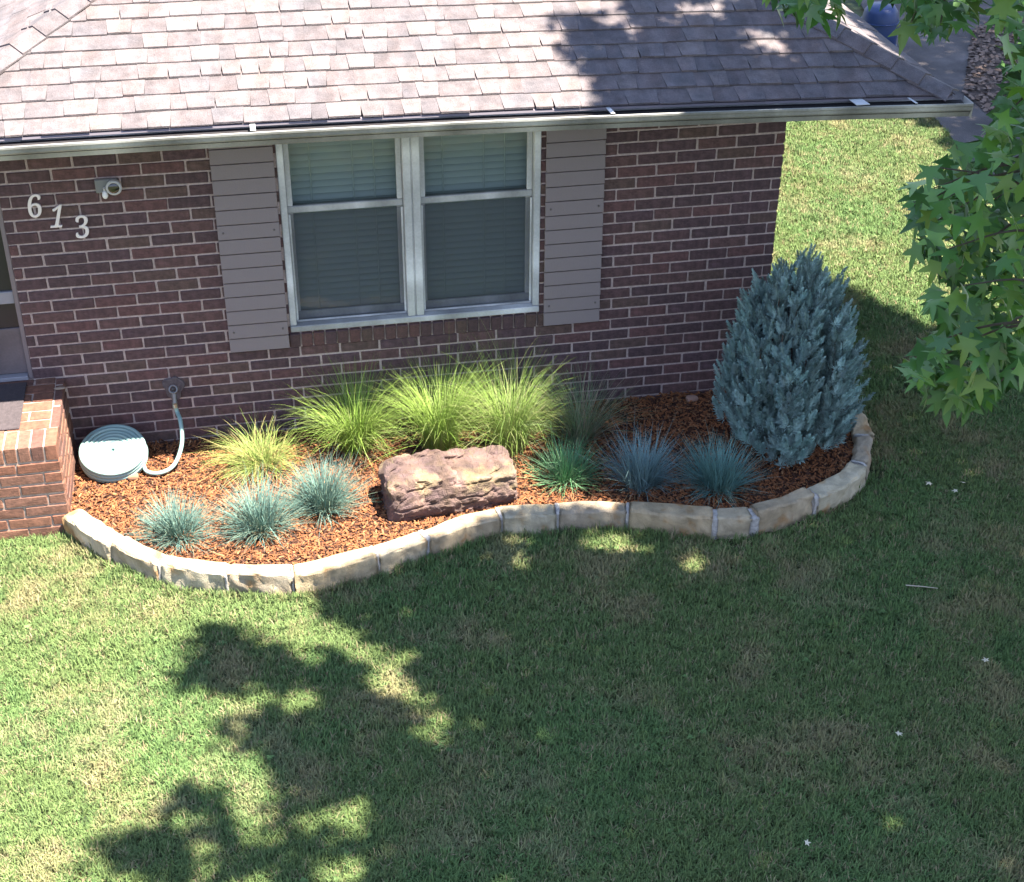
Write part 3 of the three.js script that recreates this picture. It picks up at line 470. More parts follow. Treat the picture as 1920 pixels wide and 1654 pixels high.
// ---------------------------------------------------------------- grasses
function tuft({ n, len, r0, tilt, droop, w, cols, seed, lean = [0, 0], seg = 5 }) {
  const f = mulberry(seed), pos = [], col = [], ix = [], c = new THREE.Color(), subs = []; for (let i = 0; i < 9; i++) { const q = R(0, 6.283, f), d = Math.sqrt(f()) * r0; subs.push({ x: Math.cos(q) * d, z: Math.sin(q) * d, k: R(0.8, 1.15, f), l: R(0.78, 1.12, f), d: R(0.7, 1.3, f) }); }
  for (let i = 0; i < n; i++) {
    const sub = subs[Math.floor(f() * subs.length)], dead = f() < 0.09, a = R(0, Math.PI * 2, f) , rr = Math.sqrt(f()) * r0 * 0.7, th0 = dead ? R(0.7, 1.5, f) : Math.pow(f(), 0.75) * tilt * sub.k + R(-0.1, 0.1, f), L = R(len[0], len[1], f) * sub.l * (dead ? 0.6 : f() < 0.05 ? 1.25 : 1), dr = droop * R(0.3, 1.7, f) * sub.d, ww = w * R(0.6, 1.2, f), kink = f() < 0.07 ? 1 + Math.floor(f() * (seg - 1)) : -1, sway = R(-0.5, 0.5, f);
    let x = Math.cos(a) * rr + sub.x, y = 0, z = Math.sin(a) * rr + sub.z, th = th0; const tw = R(-0.5, 0.5, f), dx = Math.cos(a + tw * 0.3), dz = Math.sin(a + tw * 0.3), px = -dz, pz = dx, base = pos.length / 3;
    const [cr, cg, cb] = cols[Math.floor(f() * cols.length)], b = R(0.75, 1.25, f); if (dead) c.setRGB(0.20 * b, 0.15 * b, 0.075 * b); else c.setRGB(cr * b, cg * b, cb * b);
    for (let k = 0; k <= seg; k++) {
      const t = k / seg, hw = ww * (1 - t * t * 0.95) * 0.5; pos.push(x + px * hw, y, z + pz * hw, x - px * hw, y, z - pz * hw); col.push(c.r, c.g, c.b, c.r, c.g, c.b);
      const sl = L / seg; if (k === kink) th += 0.9; x += px * sway * t * sl; z += pz * sway * t * sl; x += (Math.sin(th) * dx + lean[0] * t) * sl; z += (Math.sin(th) * dz + lean[1] * t) * sl; y = Math.max(y + Math.cos(th) * sl, 0.004); th += dr * (0.35 + t) / seg;
      if (k < seg) { const q = base + k * 2; ix.push(q, q + 1, q + 3, q, q + 3, q + 2); }
    }
  }
  const g = new THREE.BufferGeometry(); g.setAttribute('position', new THREE.Float32BufferAttribute(pos, 3)); g.setAttribute('color', new THREE.Float32BufferAttribute(col, 3)); g.setIndex(ix); g.computeVertexNormals(); return g;
}
const bladeMat = mat([1, 1, 1], 0.75, { vertexColors: true });
const dryCore = mat([0.16, 0.12, 0.06], 1);
function grass(name, px, py, label, cat, group, o) { const p = at(px, py, 0.10), t = thing(name, label, cat, [p.x, 0.085, p.z], group); part('blades', tuft(o), bladeMat, t); part('crown', new THREE.SphereGeometry(o.r0 * 1.0, 10, 6).scale(1, 0.5, 1), dryCore, t); return t; }
const BLUE = [[0.066, 0.1394, 0.1209], [0.0825, 0.1558, 0.1326], [0.0561, 0.1189, 0.0975], [0.099, 0.164, 0.1326], [0.1122, 0.1558, 0.1092]];
const FG = 'blue fescue clumps in the flower bed', LG = 'tall fine grasses along the wall';
grass('blue_fescue', 335, 1003, 'small blue green fescue clump nearest the stoop end of edging', 'grass', FG, { n: 760, len: [0.18, 0.32], r0: 0.06, tilt: 1.30, droop: 0.55, w: 0.0042, cols: BLUE, seed: 11 });
grass('blue_fescue', 487, 988, 'blue green fescue clump between the smallest and the palest sunlit clumps', 'grass', FG, { n: 900, len: [0.22, 0.37], r0: 0.065, tilt: 1.25, droop: 0.55, w: 0.0042, cols: BLUE, seed: 12 });
grass('blue_fescue', 612, 948, 'pale sunlit blue fescue clump beside the boulder', 'grass', FG, { n: 1000, len: [0.25, 0.40], r0: 0.07, tilt: 1.15, droop: 0.55, w: 0.0042, cols: BLUE, seed: 13 });
grass('blue_fescue', 1203, 905, 'shaded blue fescue clump between the green clump and the one by shrub', 'grass', FG, { n: 900, len: [0.25, 0.40], r0: 0.07, tilt: 1.0, droop: 0.4, w: 0.0042, cols: [[0.14, 0.24, 0.25], [0.18, 0.28, 0.28], [0.12, 0.2, 0.2]], seed: 14 });
grass('blue_fescue', 1347, 912, 'shaded teal fescue clump at the foot of the blue shrub', 'grass', FG, { n: 950, len: [0.26, 0.38], r0: 0.07, tilt: 1.25, droop: 0.4, w: 0.0042, cols: [[0.11, 0.24, 0.22], [0.14, 0.28, 0.25], [0.10, 0.2, 0.17]], seed: 15 });
grass('green_grass_clump', 1062, 902, 'dark green spiky grass clump right of the boulder', 'grass', FG, { n: 700, len: [0.19, 0.33], r0: 0.055, tilt: 1.2, droop: 0.4, w: 0.0044, cols: [[0.075, 0.20, 0.08], [0.09, 0.23, 0.10], [0.14, 0.24, 0.13]], seed: 16 });
const YG = [[0.1562, 0.248, 0.0335], [0.1875, 0.2728, 0.0502], [0.1302, 0.2232, 0.0279], [0.2187, 0.2666, 0.0837], [0.1771, 0.2604, 0.0391]];
grass('feather_grass', 672, 842, 'yellow green arching grass against wall, nearest the hose', 'grass', LG, { n: 1200, len: [0.34, 0.70], r0: 0.075, tilt: 0.50, droop: 1.6, w: 0.0034, cols: YG, seed: 21, seg: 7 });
grass('feather_grass', 822, 850, 'tallest yellow green grass, directly behind the boulder', 'grass', LG, { n: 1300, len: [0.42, 0.78], r0: 0.075, tilt: 0.40, droop: 1.45, w: 0.0034, cols: YG, seed: 22, seg: 7 });
grass('feather_grass', 952, 842, 'half shaded green arching grass next to the tallest one', 'grass', LG, { n: 1200, len: [0.40, 0.76], r0: 0.08, tilt: 0.50, droop: 1.45, w: 0.0034, cols: [[0.14, 0.22, 0.035], [0.18, 0.26, 0.05], [0.12, 0.19, 0.04], [0.24, 0.26, 0.10]], seed: 23, seg: 7 });
grass('feather_grass', 1090, 822, 'sparse shaded grey green grass with straw coloured base', 'grass', LG, { n: 480, len: [0.34, 0.58], r0: 0.06, tilt: 0.75, droop: 0.9, w: 0.004, cols: [[0.15, 0.22, 0.10], [0.18, 0.25, 0.14], [0.33, 0.27, 0.18], [0.13, 0.19, 0.10]], seed: 24, seg: 7 });
{ const p = at(1088, 815, 0.1), t = scene.children.find(c => c.name === 'feather_grass_003'); part('dry_blades', tuft({ n: 260, len: [0.08, 0.2], r0: 0.07, tilt: 1.1, droop: 0.6, w: 0.004, cols: [[0.42, 0.34, 0.24], [0.36, 0.28, 0.19]], seed: 25 }), bladeMat, t); }
grass('feather_grass', 492, 872, 'low golden green grass flopping over toward the hose', 'grass', LG, { n: 800, len: [0.18, 0.42], r0: 0.07, tilt: 1.15, droop: 1.6, w: 0.0034, cols: [[0.17, 0.23, 0.045], [0.21, 0.24, 0.06], [0.14, 0.21, 0.04], [0.26, 0.22, 0.08]], seed: 26, lean: [-0.28, 0.12], seg: 7 });

// ---------------------------------------------------------------- juniper
{
  const b = at(1462, 838, 0.1), t = thing('blue_juniper', 'feathery blue green upright conifer shrub at the house corner', 'shrub', [b.x, 0.09, b.z]), f = mulberry(61);
  const bark = mat([0.13, 0.09, 0.07], 0.95, { map: grainTex });
  part('trunk', taperTube([V(0, 0, 0), V(0.01, 0.4, 0), V(-0.01, 0.8, 0.01), V(0, 1.2, 0)], 0.035, 0.01, 10, 7), bark, t);
  const prof = y => 0.41 * (y < 0.3 ? 0.62 + 0.38 * Math.sin(y / 0.3 * Math.PI / 2) : 1 - 0.40 * Math.pow((y - 0.3) / 0.95, 1.5));
  // one feathery shoot: a thin axis with short overlapping scale sprays
  function plume(seed) {
    const g = mulberry(seed), pos = [], ix = []; const L = 0.17;
    for (let i = 0; i < 110; i++) {
      const u = Math.pow(g(), 0.8), y = u * L, a = R(0, 6.283, g), spread = 0.058 * (1 - u * 0.82) * R(0.5, 1.1, g), l = 0.034 * (1 - u * 0.45) * R(0.7, 1.2, g), w = 0.0042;
      const dx = Math.cos(a), dz = Math.sin(a), x0 = dx * spread * 0.15, z0 = dz * spread * 0.15, x1 = dx * spread, z1 = dz * spread, k = pos.length / 3;
      pos.push(x0 - dz * w * 0.6, y, z0 + dx * w * 0.6, x0 + dz * w * 0.6, y, z0 - dx * w * 0.6, (x0 + x1) / 2 + dz * w, y + l * 0.6, (z0 + z1) / 2 - dx * w, (x0 + x1) / 2 - dz * w, y + l * 0.6, (z0 + z1) / 2 + dx * w, x1, y + l, z1); ix.push(k, k + 1, k + 2, k, k + 2, k + 3, k + 3, k + 2, k + 4);
    }
    const q = new THREE.BufferGeometry(); q.setAttribute('position', new THREE.Float32BufferAttribute(pos, 3)); q.setIndex(ix); q.computeVertexNormals(); return q;
  }
  const jm = mat([1, 1, 1], 0.85);
  const N = 2700, m = new THREE.Matrix4(), q = new THREE.Quaternion(), up = V(0, 1, 0), col = new THREE.Color();
  const ims = [0, 1, 2].map(i => new THREE.InstancedMesh(plume(70 + i), jm, N / 3));
  // upright leaders, each carrying its own cluster of shoots, so the outline breaks into spires
  const leaders = []; for (let i = 0; i < 30; i++) { const a = i * 2.399 + R(-0.2, 0.2, f), rr = Math.sqrt((i + 0.5) / 30); leaders.push({ a, rr, h: 1.40 - 0.42 * rr * rr + R(-0.20, 0.10, f) }); }
  const br = [];
  for (const l of leaders) { l.p = y => { const t2 = Math.min(1, y / l.h), R0 = l.rr * prof(Math.min(y, 1.2)) * lerp(0.9, 1.0, t2); return V(Math.cos(l.a) * R0, y, Math.sin(l.a) * R0); }; br.push(taperTube([V(0, 0.05, 0), l.p(l.h * 0.4).multiply(V(0.8, 1, 0.8)), l.p(l.h * 0.9)], 0.014, 0.004, 8, 5)); }
  part('branches', mergeGeometries(br), bark, t);
  let cnt = [0, 0, 0];
  for (let i = 0; i < N; i++) {
    const l = leaders[i % 30], y = lerp(0.05, l.h - 0.08, Math.pow(f(), 0.85)), c = l.p(y), rad = 0.085 * (1 - 0.7 * y / l.h), a = R(0, 6.283, f), rr = Math.sqrt(f()) * rad; c.add(V(Math.cos(a) * rr, 0, Math.sin(a) * rr));
    const o = V(Math.cos(a) * 0.35 + Math.cos(l.a) * 0.25 * l.rr, 1, Math.sin(a) * 0.35 + Math.sin(l.a) * 0.25 * l.rr).add(V(R(-0.15, 0.15, f), 0, R(-0.15, 0.15, f))).normalize(); q.setFromUnitVectors(up, o);
    const s = R(0.6, 1.05, f) * (1 - 0.25 * y / l.h); m.compose(c, q, V(s, s * R(0.9, 1.25, f), s)); const k = i % 3; ims[k].setMatrixAt(cnt[k], m);
    const bb = R(0.6, 1.25, f) * (f() < 0.04 ? 0.5 : 1), g = f(); col.setRGB((0.28 + 0.06 * g) * bb, (0.43 + 0.03 * g) * bb, (0.40 + 0.04 * g) * bb); ims[k].setColorAt(cnt[k]++, col);
  }
  ims.forEach(o => { o.name = 'foliage'; o.userData = { kind: 'stuff' }; o.castShadow = o.receiveShadow = true; t.add(o); });
}

// ---------------------------------------------------------------- lawn grass
{
  const f = mulberry(101), G = [];
  for (let v = 0; v < 4; v++) {
    const pos = [], ix = [];
    for (let i = 0; i < 7; i++) { const a = R(0, 6.283, f), th = R(0.2, 1.15, f), L = R(0.028, 0.058, f), w = R(0.0016, 0.0028, f), x = R(-0.014, 0.014, f), z = R(-0.014, 0.014, f), dx = Math.cos(a), dz = Math.sin(a), k = pos.length / 3, s = Math.sin(th), c = Math.cos(th);
      pos.push(x - dz * w, -0.006, z + dx * w, x + dz * w, -0.006, z - dx * w, x + dx * s * L * 0.5 + dz * w * 0.8, c * L * 0.62, z + dz * s * L * 0.5 - dx * w * 0.8, x + dx * s * L * 0.5 - dz * w * 0.8, c * L * 0.62, z + dz * s * L * 0.5 + dx * w * 0.8, x + dx * s * L * 1.1, c * L * 0.9, z + dz * s * L * 1.1); ix.push(k, k + 1, k + 2, k, k + 2, k + 3, k + 3, k + 2, k + 4); }
    const g = new THREE.BufferGeometry(); g.setAttribute('position', new THREE.Float32BufferAttribute(pos, 3)); g.setIndex(ix); g.computeVertexNormals(); G.push(g);
  }
  const outer = []; { const W = 0.12; for (let i = 0; i <= 60; i++) { const p = innerCurve.getPointAt(i / 60); outer.push([p.x, p.z]); } }
  const spots = []; const tmp = V();
  const area = (x0, x1, z0, z1, dens) => { const n = (x1 - x0) * (z1 - z0) * dens; for (let i = 0; i < n; i++) {
    const x = R(x0, x1, f), z = R(z0, z1, f); tmp.set(x, 0, z); const [px, py] = toPx(tmp); if (px < -260 || px > 2180 || py > 1900 || py < -40) continue;
    if (x < WALL_R + 0.02 && z < 0.03) continue; if (x < 0.15 && z < 0.80) continue; if (inPoly(x, z, bedPolyFull)) continue; const dd = distPoly(x, z, outer); if (dd < 0.125) continue;
    if (inPoly(x, z, drivePoly) || inPoly(x, z, dirtPoly)) continue;
    if (dd < 0.24 && x > 3.9 && f() < 0.6) continue;
    spots.push([x, z]); } };
  area(-1, 6.6, 0.2, 5.2, 4300); area(4.7, 9.5, -6.5, 0.2, 3000);
  const gm = mat([1, 1, 1], 0.85);
  const per = G.map((g, v) => spots.filter((_, i) => i % 4 === v)), col = new THREE.Color(), m = new THREE.Matrix4(), q = new THREE.Quaternion();
  const lawnCol = (x, z) => {
    const a = fbm2(x * 1.1 + 7, z * 1.1, 4), b = fbm2(x * 3.1 - 4, z * 3.1 + 9, 3), d = fbm2(x * 0.55 + 20, z * 0.55 + 3, 2);
    const dry = smooth(0.0, 0.62, a + 0.4 * b + R(-0.24, 0.24, f));
    let r = lerp(0.112, 0.230, dry), g = lerp(0.166, 0.204, dry), bl = lerp(0.047, 0.092, dry);
    if (d > 0.12) { r *= 0.9; g *= 1.02; } 
    const p = f(); if (p < 0.08) { r = 0.25; g = 0.205; bl = 0.11; } else if (p < 0.2) { r *= 0.6; g *= 0.7; bl *= 0.7; }
    const k = R(0.8, 1.2, f); return col.setRGB(r * k, g * k, bl * k);
  };
  G.forEach((g, v) => { const im = new THREE.InstancedMesh(g, gm, per[v].length); per[v].forEach(([x, z], i) => { q.setFromAxisAngle(V(0, 1, 0), R(0, 6.283, f)); const s = R(0.65, 1.2, f) * (1 + 0.3 * fbm2(x * 2, z * 2, 2)), tall = distPoly(x, z, outer) < 0.19 && x < 3.9 ? R(1, 1.9, f) : f() < 0.02 ? 1.7 : 1; m.compose(V(x, 0, z), q, V(s, s * tall, s)); im.setMatrixAt(i, m); im.setColorAt(i, lawnCol(x, z)); }); im.name = numbered('lawn_grass'); im.userData = { kind: 'stuff', label: 'short mown patchy green and straw coloured lawn grass', category: 'grass', group: 'mown lawn grass' }; im.castShadow = im.receiveShadow = true; scene.add(im); });
  console.log('grass tufts', spots.length);
  const wp = [], wi = []; for (let i = 0; i < 6; i++) { const a = i * 1.047 + 0.3, k = wp.length / 3, L = 0.020 + 0.008 * (i % 2), c = Math.cos(a), n = Math.sin(a); wp.push(0, 0.012, 0, c * L * 0.6 - n * 0.008, 0.026, n * L * 0.6 + c * 0.008, c * L, 0.020, n * L, c * L * 0.6 + n * 0.008, 0.026, n * L * 0.6 - c * 0.008); wi.push(k, k + 1, k + 2, k, k + 2, k + 3); }
  const wg = new THREE.BufferGeometry(); wg.setAttribute('position', new THREE.Float32BufferAttribute(wp, 3)); wg.setIndex(wi); wg.computeVertexNormals();
  const ws = spots.filter(([x, z], i) => i % 3 === 0 && n2(x * 1.6 + 40, z * 1.6) + n2(x * 5, z * 5 + 11) * 0.5 > 0.55 && f() < 0.10), wm = new THREE.InstancedMesh(wg, gm, ws.length);
  ws.forEach(([x, z], i) => { q.setFromAxisAngle(V(0, 1, 0), R(0, 6.283, f)); const k = R(0.5, 0.95, f); m.compose(V(x, R(0, 0.010, f), z), q, V(k, k, k)); wm.setMatrixAt(i, m); const b = R(0.8, 1.2, f); wm.setColorAt(i, col.setRGB(0.095 * b, 0.165 * b, 0.045 * b)); });
  wm.name = 'clover_weeds'; wm.userData = { kind: 'stuff', label: 'low broadleaf weeds growing among the lawn grass', category: 'weeds' }; wm.castShadow = wm.receiveShadow = true; scene.add(wm); console.log('weeds', ws.length);
}

// ---------------------------------------------------------------- sweetgum tree overhanging from the right
const makeLeaf = (curl, fold, skew) => {
  const s = new THREE.Shape(), pts = []; const lob = [-2.15, -1.08, 0, 1.08, 2.15], len = [0.72, 0.95, 1.08, 0.95, 0.72];
  const P = (r, a) => [Math.sin(a) * r, Math.cos(a) * r];
  pts.push([0, -0.30]);
  for (let i = 4; i >= 0; i--) { const a = -lob[4 - i] * -1 === 0 ? 0 : lob[i]; pts.push(P(len[i] * 0.62, lob[i] + 0.24), P(len[i], lob[i]), P(len[i] * 0.62, lob[i] - 0.24)); if (i > 0) pts.push(P(0.34, (lob[i] + lob[i - 1]) / 2)); }
  pts.forEach(([x, y], i) => i ? s.lineTo(x, y) : s.moveTo(x, y)); s.closePath();
  const g = new THREE.ShapeGeometry(s), p = g.attributes.position;
  for (let i = 0; i < p.count; i++) { const x = p.getX(i), y = p.getY(i), r = Math.hypot(x, y); p.setXYZ(i, x * (1 + skew * y), y, -curl * r * r + fold * Math.abs(x) + skew * 0.25 * x * y); }
  g.rotateX(-Math.PI / 2); g.translate(0, 0, -0.3); g.computeVertexNormals(); return g;     // stalk end at the origin, tip towards -z, top side up
};
const leafGeo = makeLeaf(0.22, 0.12, 0), leafKinds = [leafGeo, makeLeaf(0.40, 0.18, 0.12), makeLeaf(0.10, 0.22, -0.15), makeLeaf(0.32, -0.10, 0.2), makeLeaf(0.50, 0.05, -0.08)];
{
  const base = V(8.9, 0, 4.2), tree = thing('sweetgum_tree', 'tall green tree with star shaped leaves hanging over roof and lawn', 'tree', [base.x, 0, base.z]), f = mulberry(404);
  const bark = mat([0.15, 0.12, 0.095], 0.95, { map: grainTex, bumpMap: grainBump, bumpScale: 0.01 }), local = p => p.clone().sub(base);
  part('trunk', taperTube([V(0, -0.1, 0), V(-0.05, 1.5, 0.03), V(-0.15, 4, 0), V(-0.35, 7, -0.1), V(-0.5, 11.5, -0.2)], 0.24, 0.09, 20, 10), bark, tree);
  // shade on the ground and on the roof, as the photograph shows it; each shaded spot gets leaves along its ray to the sun
  const main = [[985, 640], [1010, 760], [1000, 850], [1015, 905], [1085, 932], [1185, 942], [1190, 985], [1090, 988], [1010, 978], [940, 990], [860, 1015], [760, 1055], [690, 1088], [622, 1112], [628, 1150], [690, 1182], [762, 1240], [800, 1292], [845, 1335], [850, 1385], [795, 1395], [768, 1340], [700, 1290], [640, 1238], [540, 1225], [480, 1203], [400, 1178], [345, 1196], [352, 1265], [420, 1290], [492, 1290], [505, 1345], [440, 1372], [430, 1395], [515, 1400], [520, 1450], [600, 1480], [720, 1500], [705, 1560], [650, 1760], [2600, 1760], [2600, 760], [1920, 640], [1740, 604], [1680, 594], [1600, 542], [1500, 500], [1300, 560]];
  const holes = [[962, 1042, 42, 44], [1150, 1018, 76, 30], [1262, 1090, 46, 32], [556, 1306, 56, 28], [1300, 1050, 30, 18], [905, 1270, 26, 20], [830, 1365, 40, 34]];
  const blobs = [[380, 1520, 46, 42, 0.9], [330, 1606, 140, 40, 0.7], [560, 1560, 100, 80, 0.5], [450, 1372, 34, 18, 0.6]];
  const inE = (x, y, [a, b, c, d]) => ((x - a) / c) ** 2 + ((y - b) / d) ** 2 < 1;
  const roofMask = [[1003, 22], [1045, 55], [1085, 95], [1100, 130], [1125, 160], [1132, 205], [2300, 330], [2300, -500], [1330, -500], [1250, -120], [1185, 5], [1215, 30], [1190, 62], [1110, 45], [1060, 36]];
  const yard = [[1400, -160], [1640, 218], [1700, 222], [1760, 244], [1800, 290], [1850, 330], [1960, 350], [2100, 420], [2200, 200], [2000, -160]];
  const roofHoles = [[1310, 12, 58, 18], [1345, 32, 36, 14], [1420, 68, 46, 17], [1392, 118, 34, 12], [1445, 92, 26, 12], [1475, 72, 22, 11], [1490, 120, 14, 14]];
  const leaves = [];
  const scatter = (P, n) => { for (let i = 0; i < n; i++) { const h = R(6.6, 10.2, f), t = h - P.y, p = P.clone().addScaledVector(SUN, t).add(V(R(-0.08, 0.08, f), R(-0.1, 0.1, f), R(-0.08, 0.08, f))); const [px, py, d] = toPx(p); if (d > 0 && px > -150 && px < 2070 && py > -150 && py < 1800) continue; leaves.push(p); } };
  const DENS = 1500;
  for (let x = -1.6; x < 9; x += 0.1) for (let z = -1.6; z < 6.2; z += 0.1) {
    const P = V(x + R(-0.05, 0.05, f), 0.03, z + R(-0.05, 0.05, f)), [px, py] = toPx(P); let k = 0;
    if (z < 0.15 && x < 4.6) continue;
    if (inPoly(px, py, main) && !holes.some(h => inE(px, py, h))) k = 1; for (const b of blobs) if (inE(px, py, b) && n2(px * 0.045, py * 0.045) < b[4] * 1.2 - 0.5) k = 0.8;
    if (px > 2000 && py > 500) k = ((x - 5.6) / 3.2) ** 2 + ((z - 2.6) / 3.6) ** 2 < 1 ? 0.5 : 0;
    if (k) scatter(P, Math.round(DENS * 0.01 * k * (0.95 + 0.2 * n2(x * 1.7, z * 1.7)) + f() * 0.9));
  }
  for (let x = 6.2; x < 12.5; x += 0.14) for (let z = -10; z < -1; z += 0.14) { const P = V(x, 0.02, z), [px, py] = toPx(P); if (inPoly(px, py, yard)) scatter(P, Math.round(DENS * 0.012)); }
  for (let x = 2.6; x < 5.5; x += 0.1) for (let s = 0.02; s < 2.6; s += 0.1) { const P = roofF(x + R(-0.05, 0.05, f), s + R(-0.05, 0.05, f)), [px, py] = toPx(P); if (x < XR - s + 0.15 && inPoly(px, py, roofMask) && !roofHoles.some(h => inE(px, py, h))) scatter(P, Math.round(DENS * 0.0115)); }
  const lm = mat([1, 1, 1], 0.6);
  const im = new THREE.InstancedMesh(leafGeo, lm, leaves.length), m = new THREE.Matrix4(), q = new THREE.Quaternion(), c = new THREE.Color();
  leaves.forEach((p, i) => { q.setFromEuler(new THREE.Euler(R(-0.7, 0.4, f), R(0, 6.283, f), R(-0.5, 0.5, f))); const s = R(0.06, 0.095, f); m.compose(local(p), q, V(s, s, s)); im.setMatrixAt(i, m); const b = R(0.75, 1.3, f); c.setRGB(0.075 * b, 0.19 * b, 0.035 * b); im.setColorAt(i, c); });
  im.name = 'crown'; im.userData.kind = 'stuff'; im.castShadow = im.receiveShadow = true; tree.add(im); console.log('crown leaves', leaves.length);
  // limbs reaching out through the crown
  const limb = (to, y0, sag = 0.25) => { const s = V(-0.04 * y0, y0, 0), e = local(to), mid = s.clone().lerp(e, 0.5).add(V(0, sag, 0)); part('limb', taperTube([s, mid, e], 0.07, 0.015, 16, 7), bark, tree); };
  for (const [x, y, z, y0] of [[5.4, 8.4, 2.8, 5.6], [6.3, 8.8, 5.0, 6.2], [4.4, 8.7, 5.4, 6.0], [6.9, 8.8, -0.2, 6.4], [7.4, 9.4, 1.2, 7.4], [7.4, 9.6, 6.0, 6.8]]) limb(V(x, y, z), y0);
  // the near sprays in view: twigs with single star leaves
  const leafMats = [[0.050, 0.145, 0.014], [0.075, 0.195, 0.019], [0.038, 0.115, 0.015], [0.105, 0.235, 0.022], [0.050, 0.135, 0.022], [0.115, 0.205, 0.018]].map(cc => new THREE.MeshPhysicalMaterial({ color: new THREE.Color().setRGB(...cc), roughness: 0.5, transmission: 0.3, thickness: 0, side: THREE.DoubleSide }));
  const cluster = [[1800, 262], [1752, 302], [1712, 352], [1706, 402], [1720, 470], [1752, 505], [1752, 560], [1762, 610], [1712, 645], [1680, 690], [1700, 716], [1750, 735], [1800, 752], [1850, 745], [1872, 715], [1990, 690], [1990, 190], [1885, 190], [1868, 262]];
  const topC = [[1440, -60], [1446, 8], [1500, 16], [1560, 22], [1600, 5], [1650, 14], [1690, 62], [1720, 40], [1775, 55], [1800, 30], [1825, 0], [1850, -60]], strip = [[1868, -60], [1872, 80], [1876, 150], [1850, 215], [1830, 280], [1990, 320], [1990, -60]];
  const roots = [[2080, 330, 6.5], [2080, 470, 6.3], [2080, 600, 6.2], [2050, -160, 6.9], [1800, -160, 6.9], [1560, -160, 7.0], [2080, 120, 6.6]].map(r => atDist(...r)); let made = 0;
  const addLeaf = (px, py, dist, size, yaw, droop) => {
    const p = atDist(px, py, dist), o = part('leaf', leafKinds[Math.floor(f() * 5)], leafMats[Math.floor(f() * leafMats.length)], tree); o.position.copy(local(p)); o.scale.setScalar(size); o.rotation.set(droop, yaw, R(-0.45, 0.45, f), 'YXZ'); made++; return p;
  };
  const twigs = [];
  const stem = (p) => { let b = roots[0], m2 = 1e9; for (const r of roots) { const d = r.distanceTo(p); if (d < m2) { m2 = d; b = r; } } return b; };
  for (const [poly, n, d0, d1] of [[cluster, 178, 5.9, 6.9], [topC, 78, 6.5, 7.3], [strip, 34, 5.8, 6.6]]) {
    const xs = poly.map(p => p[0]), ys = poly.map(p => p[1]), placed = []; let k = 0, guard = 0;
    while (k < n && guard++ < 20000) {
      const px = R(Math.min(...xs), Math.max(...xs), f), py = R(Math.min(...ys), Math.max(...ys), f); if (!inPoly(px, py, poly) || ((px - 1632) / 72) ** 2 + ((py - 45) / 78) ** 2 < 1) continue; const lim = 26 * (1 - guard / 20000); if (placed.some(([a, b]) => Math.hypot(a - px, b - py) < lim)) continue; placed.push([px, py]); k++;
      // blades hang outwards from their twig, tips drooping
      const yaw = R(1.9, 5.0, f), p = addLeaf(px, py, R(d0, d1, f), R(0.064, 0.100, f), yaw, R(-1.2, 0.05, f));
      if (k % 9 === 0) { const b = stem(p); twigs.push(taperTube([local(b), local(b.clone().lerp(p, 0.6)).add(V(0, 0.08, 0)), local(p)], 0.009, 0.0025, 10, 5)); }
    }
  }
  {
    const n = 560, back = new THREE.InstancedMesh(leafGeo, mat([1, 1, 1], 0.55), n), mm = new THREE.Matrix4(), qq = new THREE.Quaternion(), cc = new THREE.Color(); let k = 0;
    while (k < n) {
      const t = k < 390, poly = t ? cluster : k < 490 ? strip : topC, px = t ? R(1715, 1990, f) : k < 490 ? R(1855, 1990, f) : R(1450, 1850, f), py = t ? R(200, 745, f) : R(-60, 300, f); if (!inPoly(px, py, poly) || ((px - 1632) / 72) ** 2 + ((py - 45) / 78) ** 2 < 1) continue;
      qq.setFromEuler(new THREE.Euler(R(-1.2, 0.1, f), R(1.6, 5.2, f), R(-0.5, 0.5, f), 'YXZ')); const sc = R(0.07, 0.11, f); mm.compose(local(atDist(px, py, R(6.7, 7.5, f))), qq, V(sc, sc, sc)); back.setMatrixAt(k, mm); const b = R(0.7, 1.4, f); cc.setRGB(0.045 * b, 0.125 * b, 0.015 * b); back.setColorAt(k++, cc);
    }
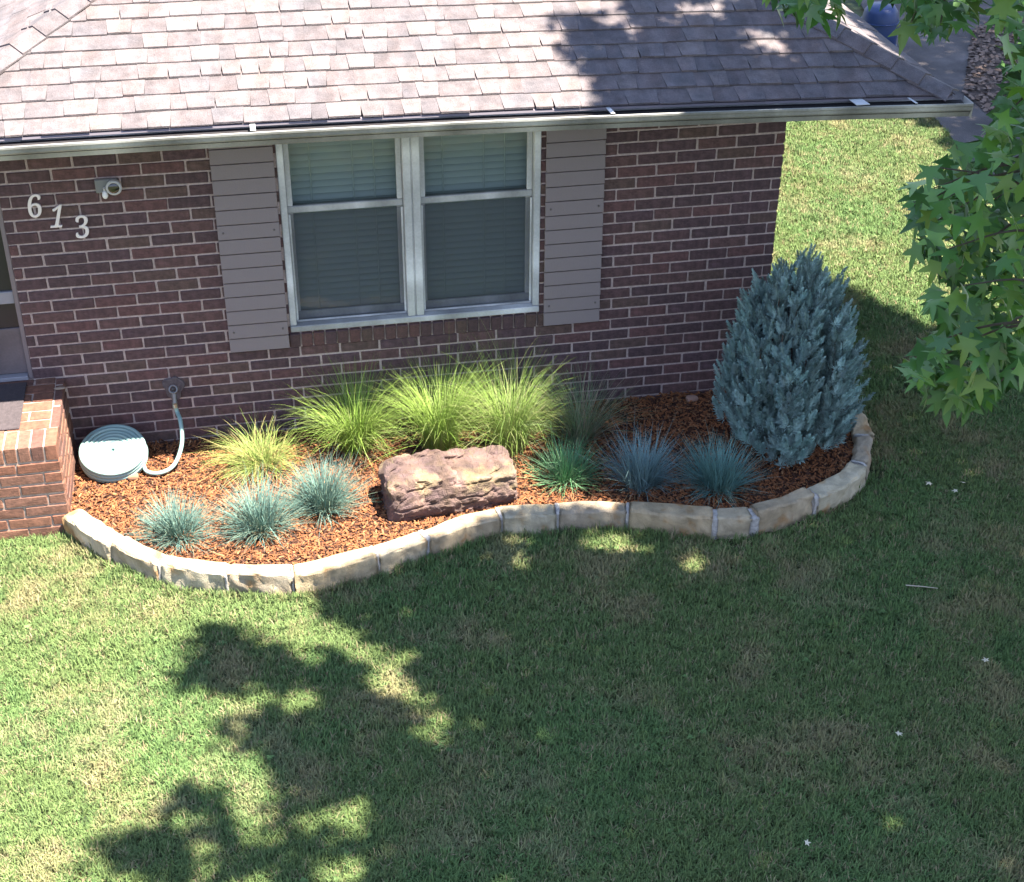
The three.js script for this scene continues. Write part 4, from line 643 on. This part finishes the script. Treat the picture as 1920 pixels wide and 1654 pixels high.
    back.name = 'back_leaves'; back.userData.kind = 'stuff'; back.castShadow = back.receiveShadow = true; tree.add(back);
  }
  part('twigs', mergeGeometries(twigs), bark, tree, 'stuff');
  for (const r of roots) { const s = V(-0.15, 4.0, 0), e = local(r); part('limb', taperTube([s, s.clone().lerp(e, 0.55).add(V(0, 0.5, 0)), e], 0.035, 0.010, 14, 6), bark, tree); }
  console.log('near leaves', made);
}

// ---------------------------------------------------------------- odds and ends
{
  const top = at(1640, 112, 0), b = thing('blue_barrel', 'blue plastic barrel standing beyond the right end of roof', 'barrel', [top.x, 0.016, top.z]);
  const bm = mat([0.012, 0.034, 0.12], 0.45), k = 1.05;
  part('body', new THREE.LatheGeometry([[0, 0], [0.16, 0], [0.175, 0.02], [0.19, 0.15], [0.195, 0.28], [0.19, 0.40], [0.17, 0.50], [0.13, 0.555], [0, 0.57]].map(p => new THREE.Vector2(p[0] * k, p[1] * k)), 28), bm, b);
  for (const y of [0.15, 0.40]) part('rib', new THREE.TorusGeometry(0.196 * k, 0.008, 8, 30).rotateX(Math.PI / 2).translate(0, y * k, 0), bm, b);
  part('cap', new THREE.CylinderGeometry(0.03, 0.03, 0.025, 14).translate(0.07, 0.575, 0), bm, b);
}
{
  const p = at(1730, 1100, 0.045); const tw = tagged(part(numbered('twig'), taperTube([V(-0.09, 0, -0.03), V(0, 0.006, 0.008), V(0.08, 0, 0.03)], 0.004, 0.002, 8, 5), mat([0.42, 0.36, 0.28], 0.9), scene), 'thin pale twig lying on the shaded lawn', 'twig'); tw.position.copy(p);
  const dry = mat([0.52, 0.46, 0.33], 0.9), G = 'pale fallen leaves on the shaded lawn';
  for (const [px, py] of [[1682, 1376], [1510, 1580], [1808, 905], [1795, 920], [1745, 905], [1850, 1240]]) { const o = tagged(part(numbered('fallen_leaf'), leafGeo, dry, scene), 'pale fallen leaf lying on shaded lawn grass', 'leaf', G); o.position.copy(at(px, py, 0.042)); o.scale.setScalar(R(0.02, 0.035)); o.rotation.set(R(-0.3, 0.3), R(0, 6), R(-0.3, 0.3)); }
}
renderer.render(scene, camera);
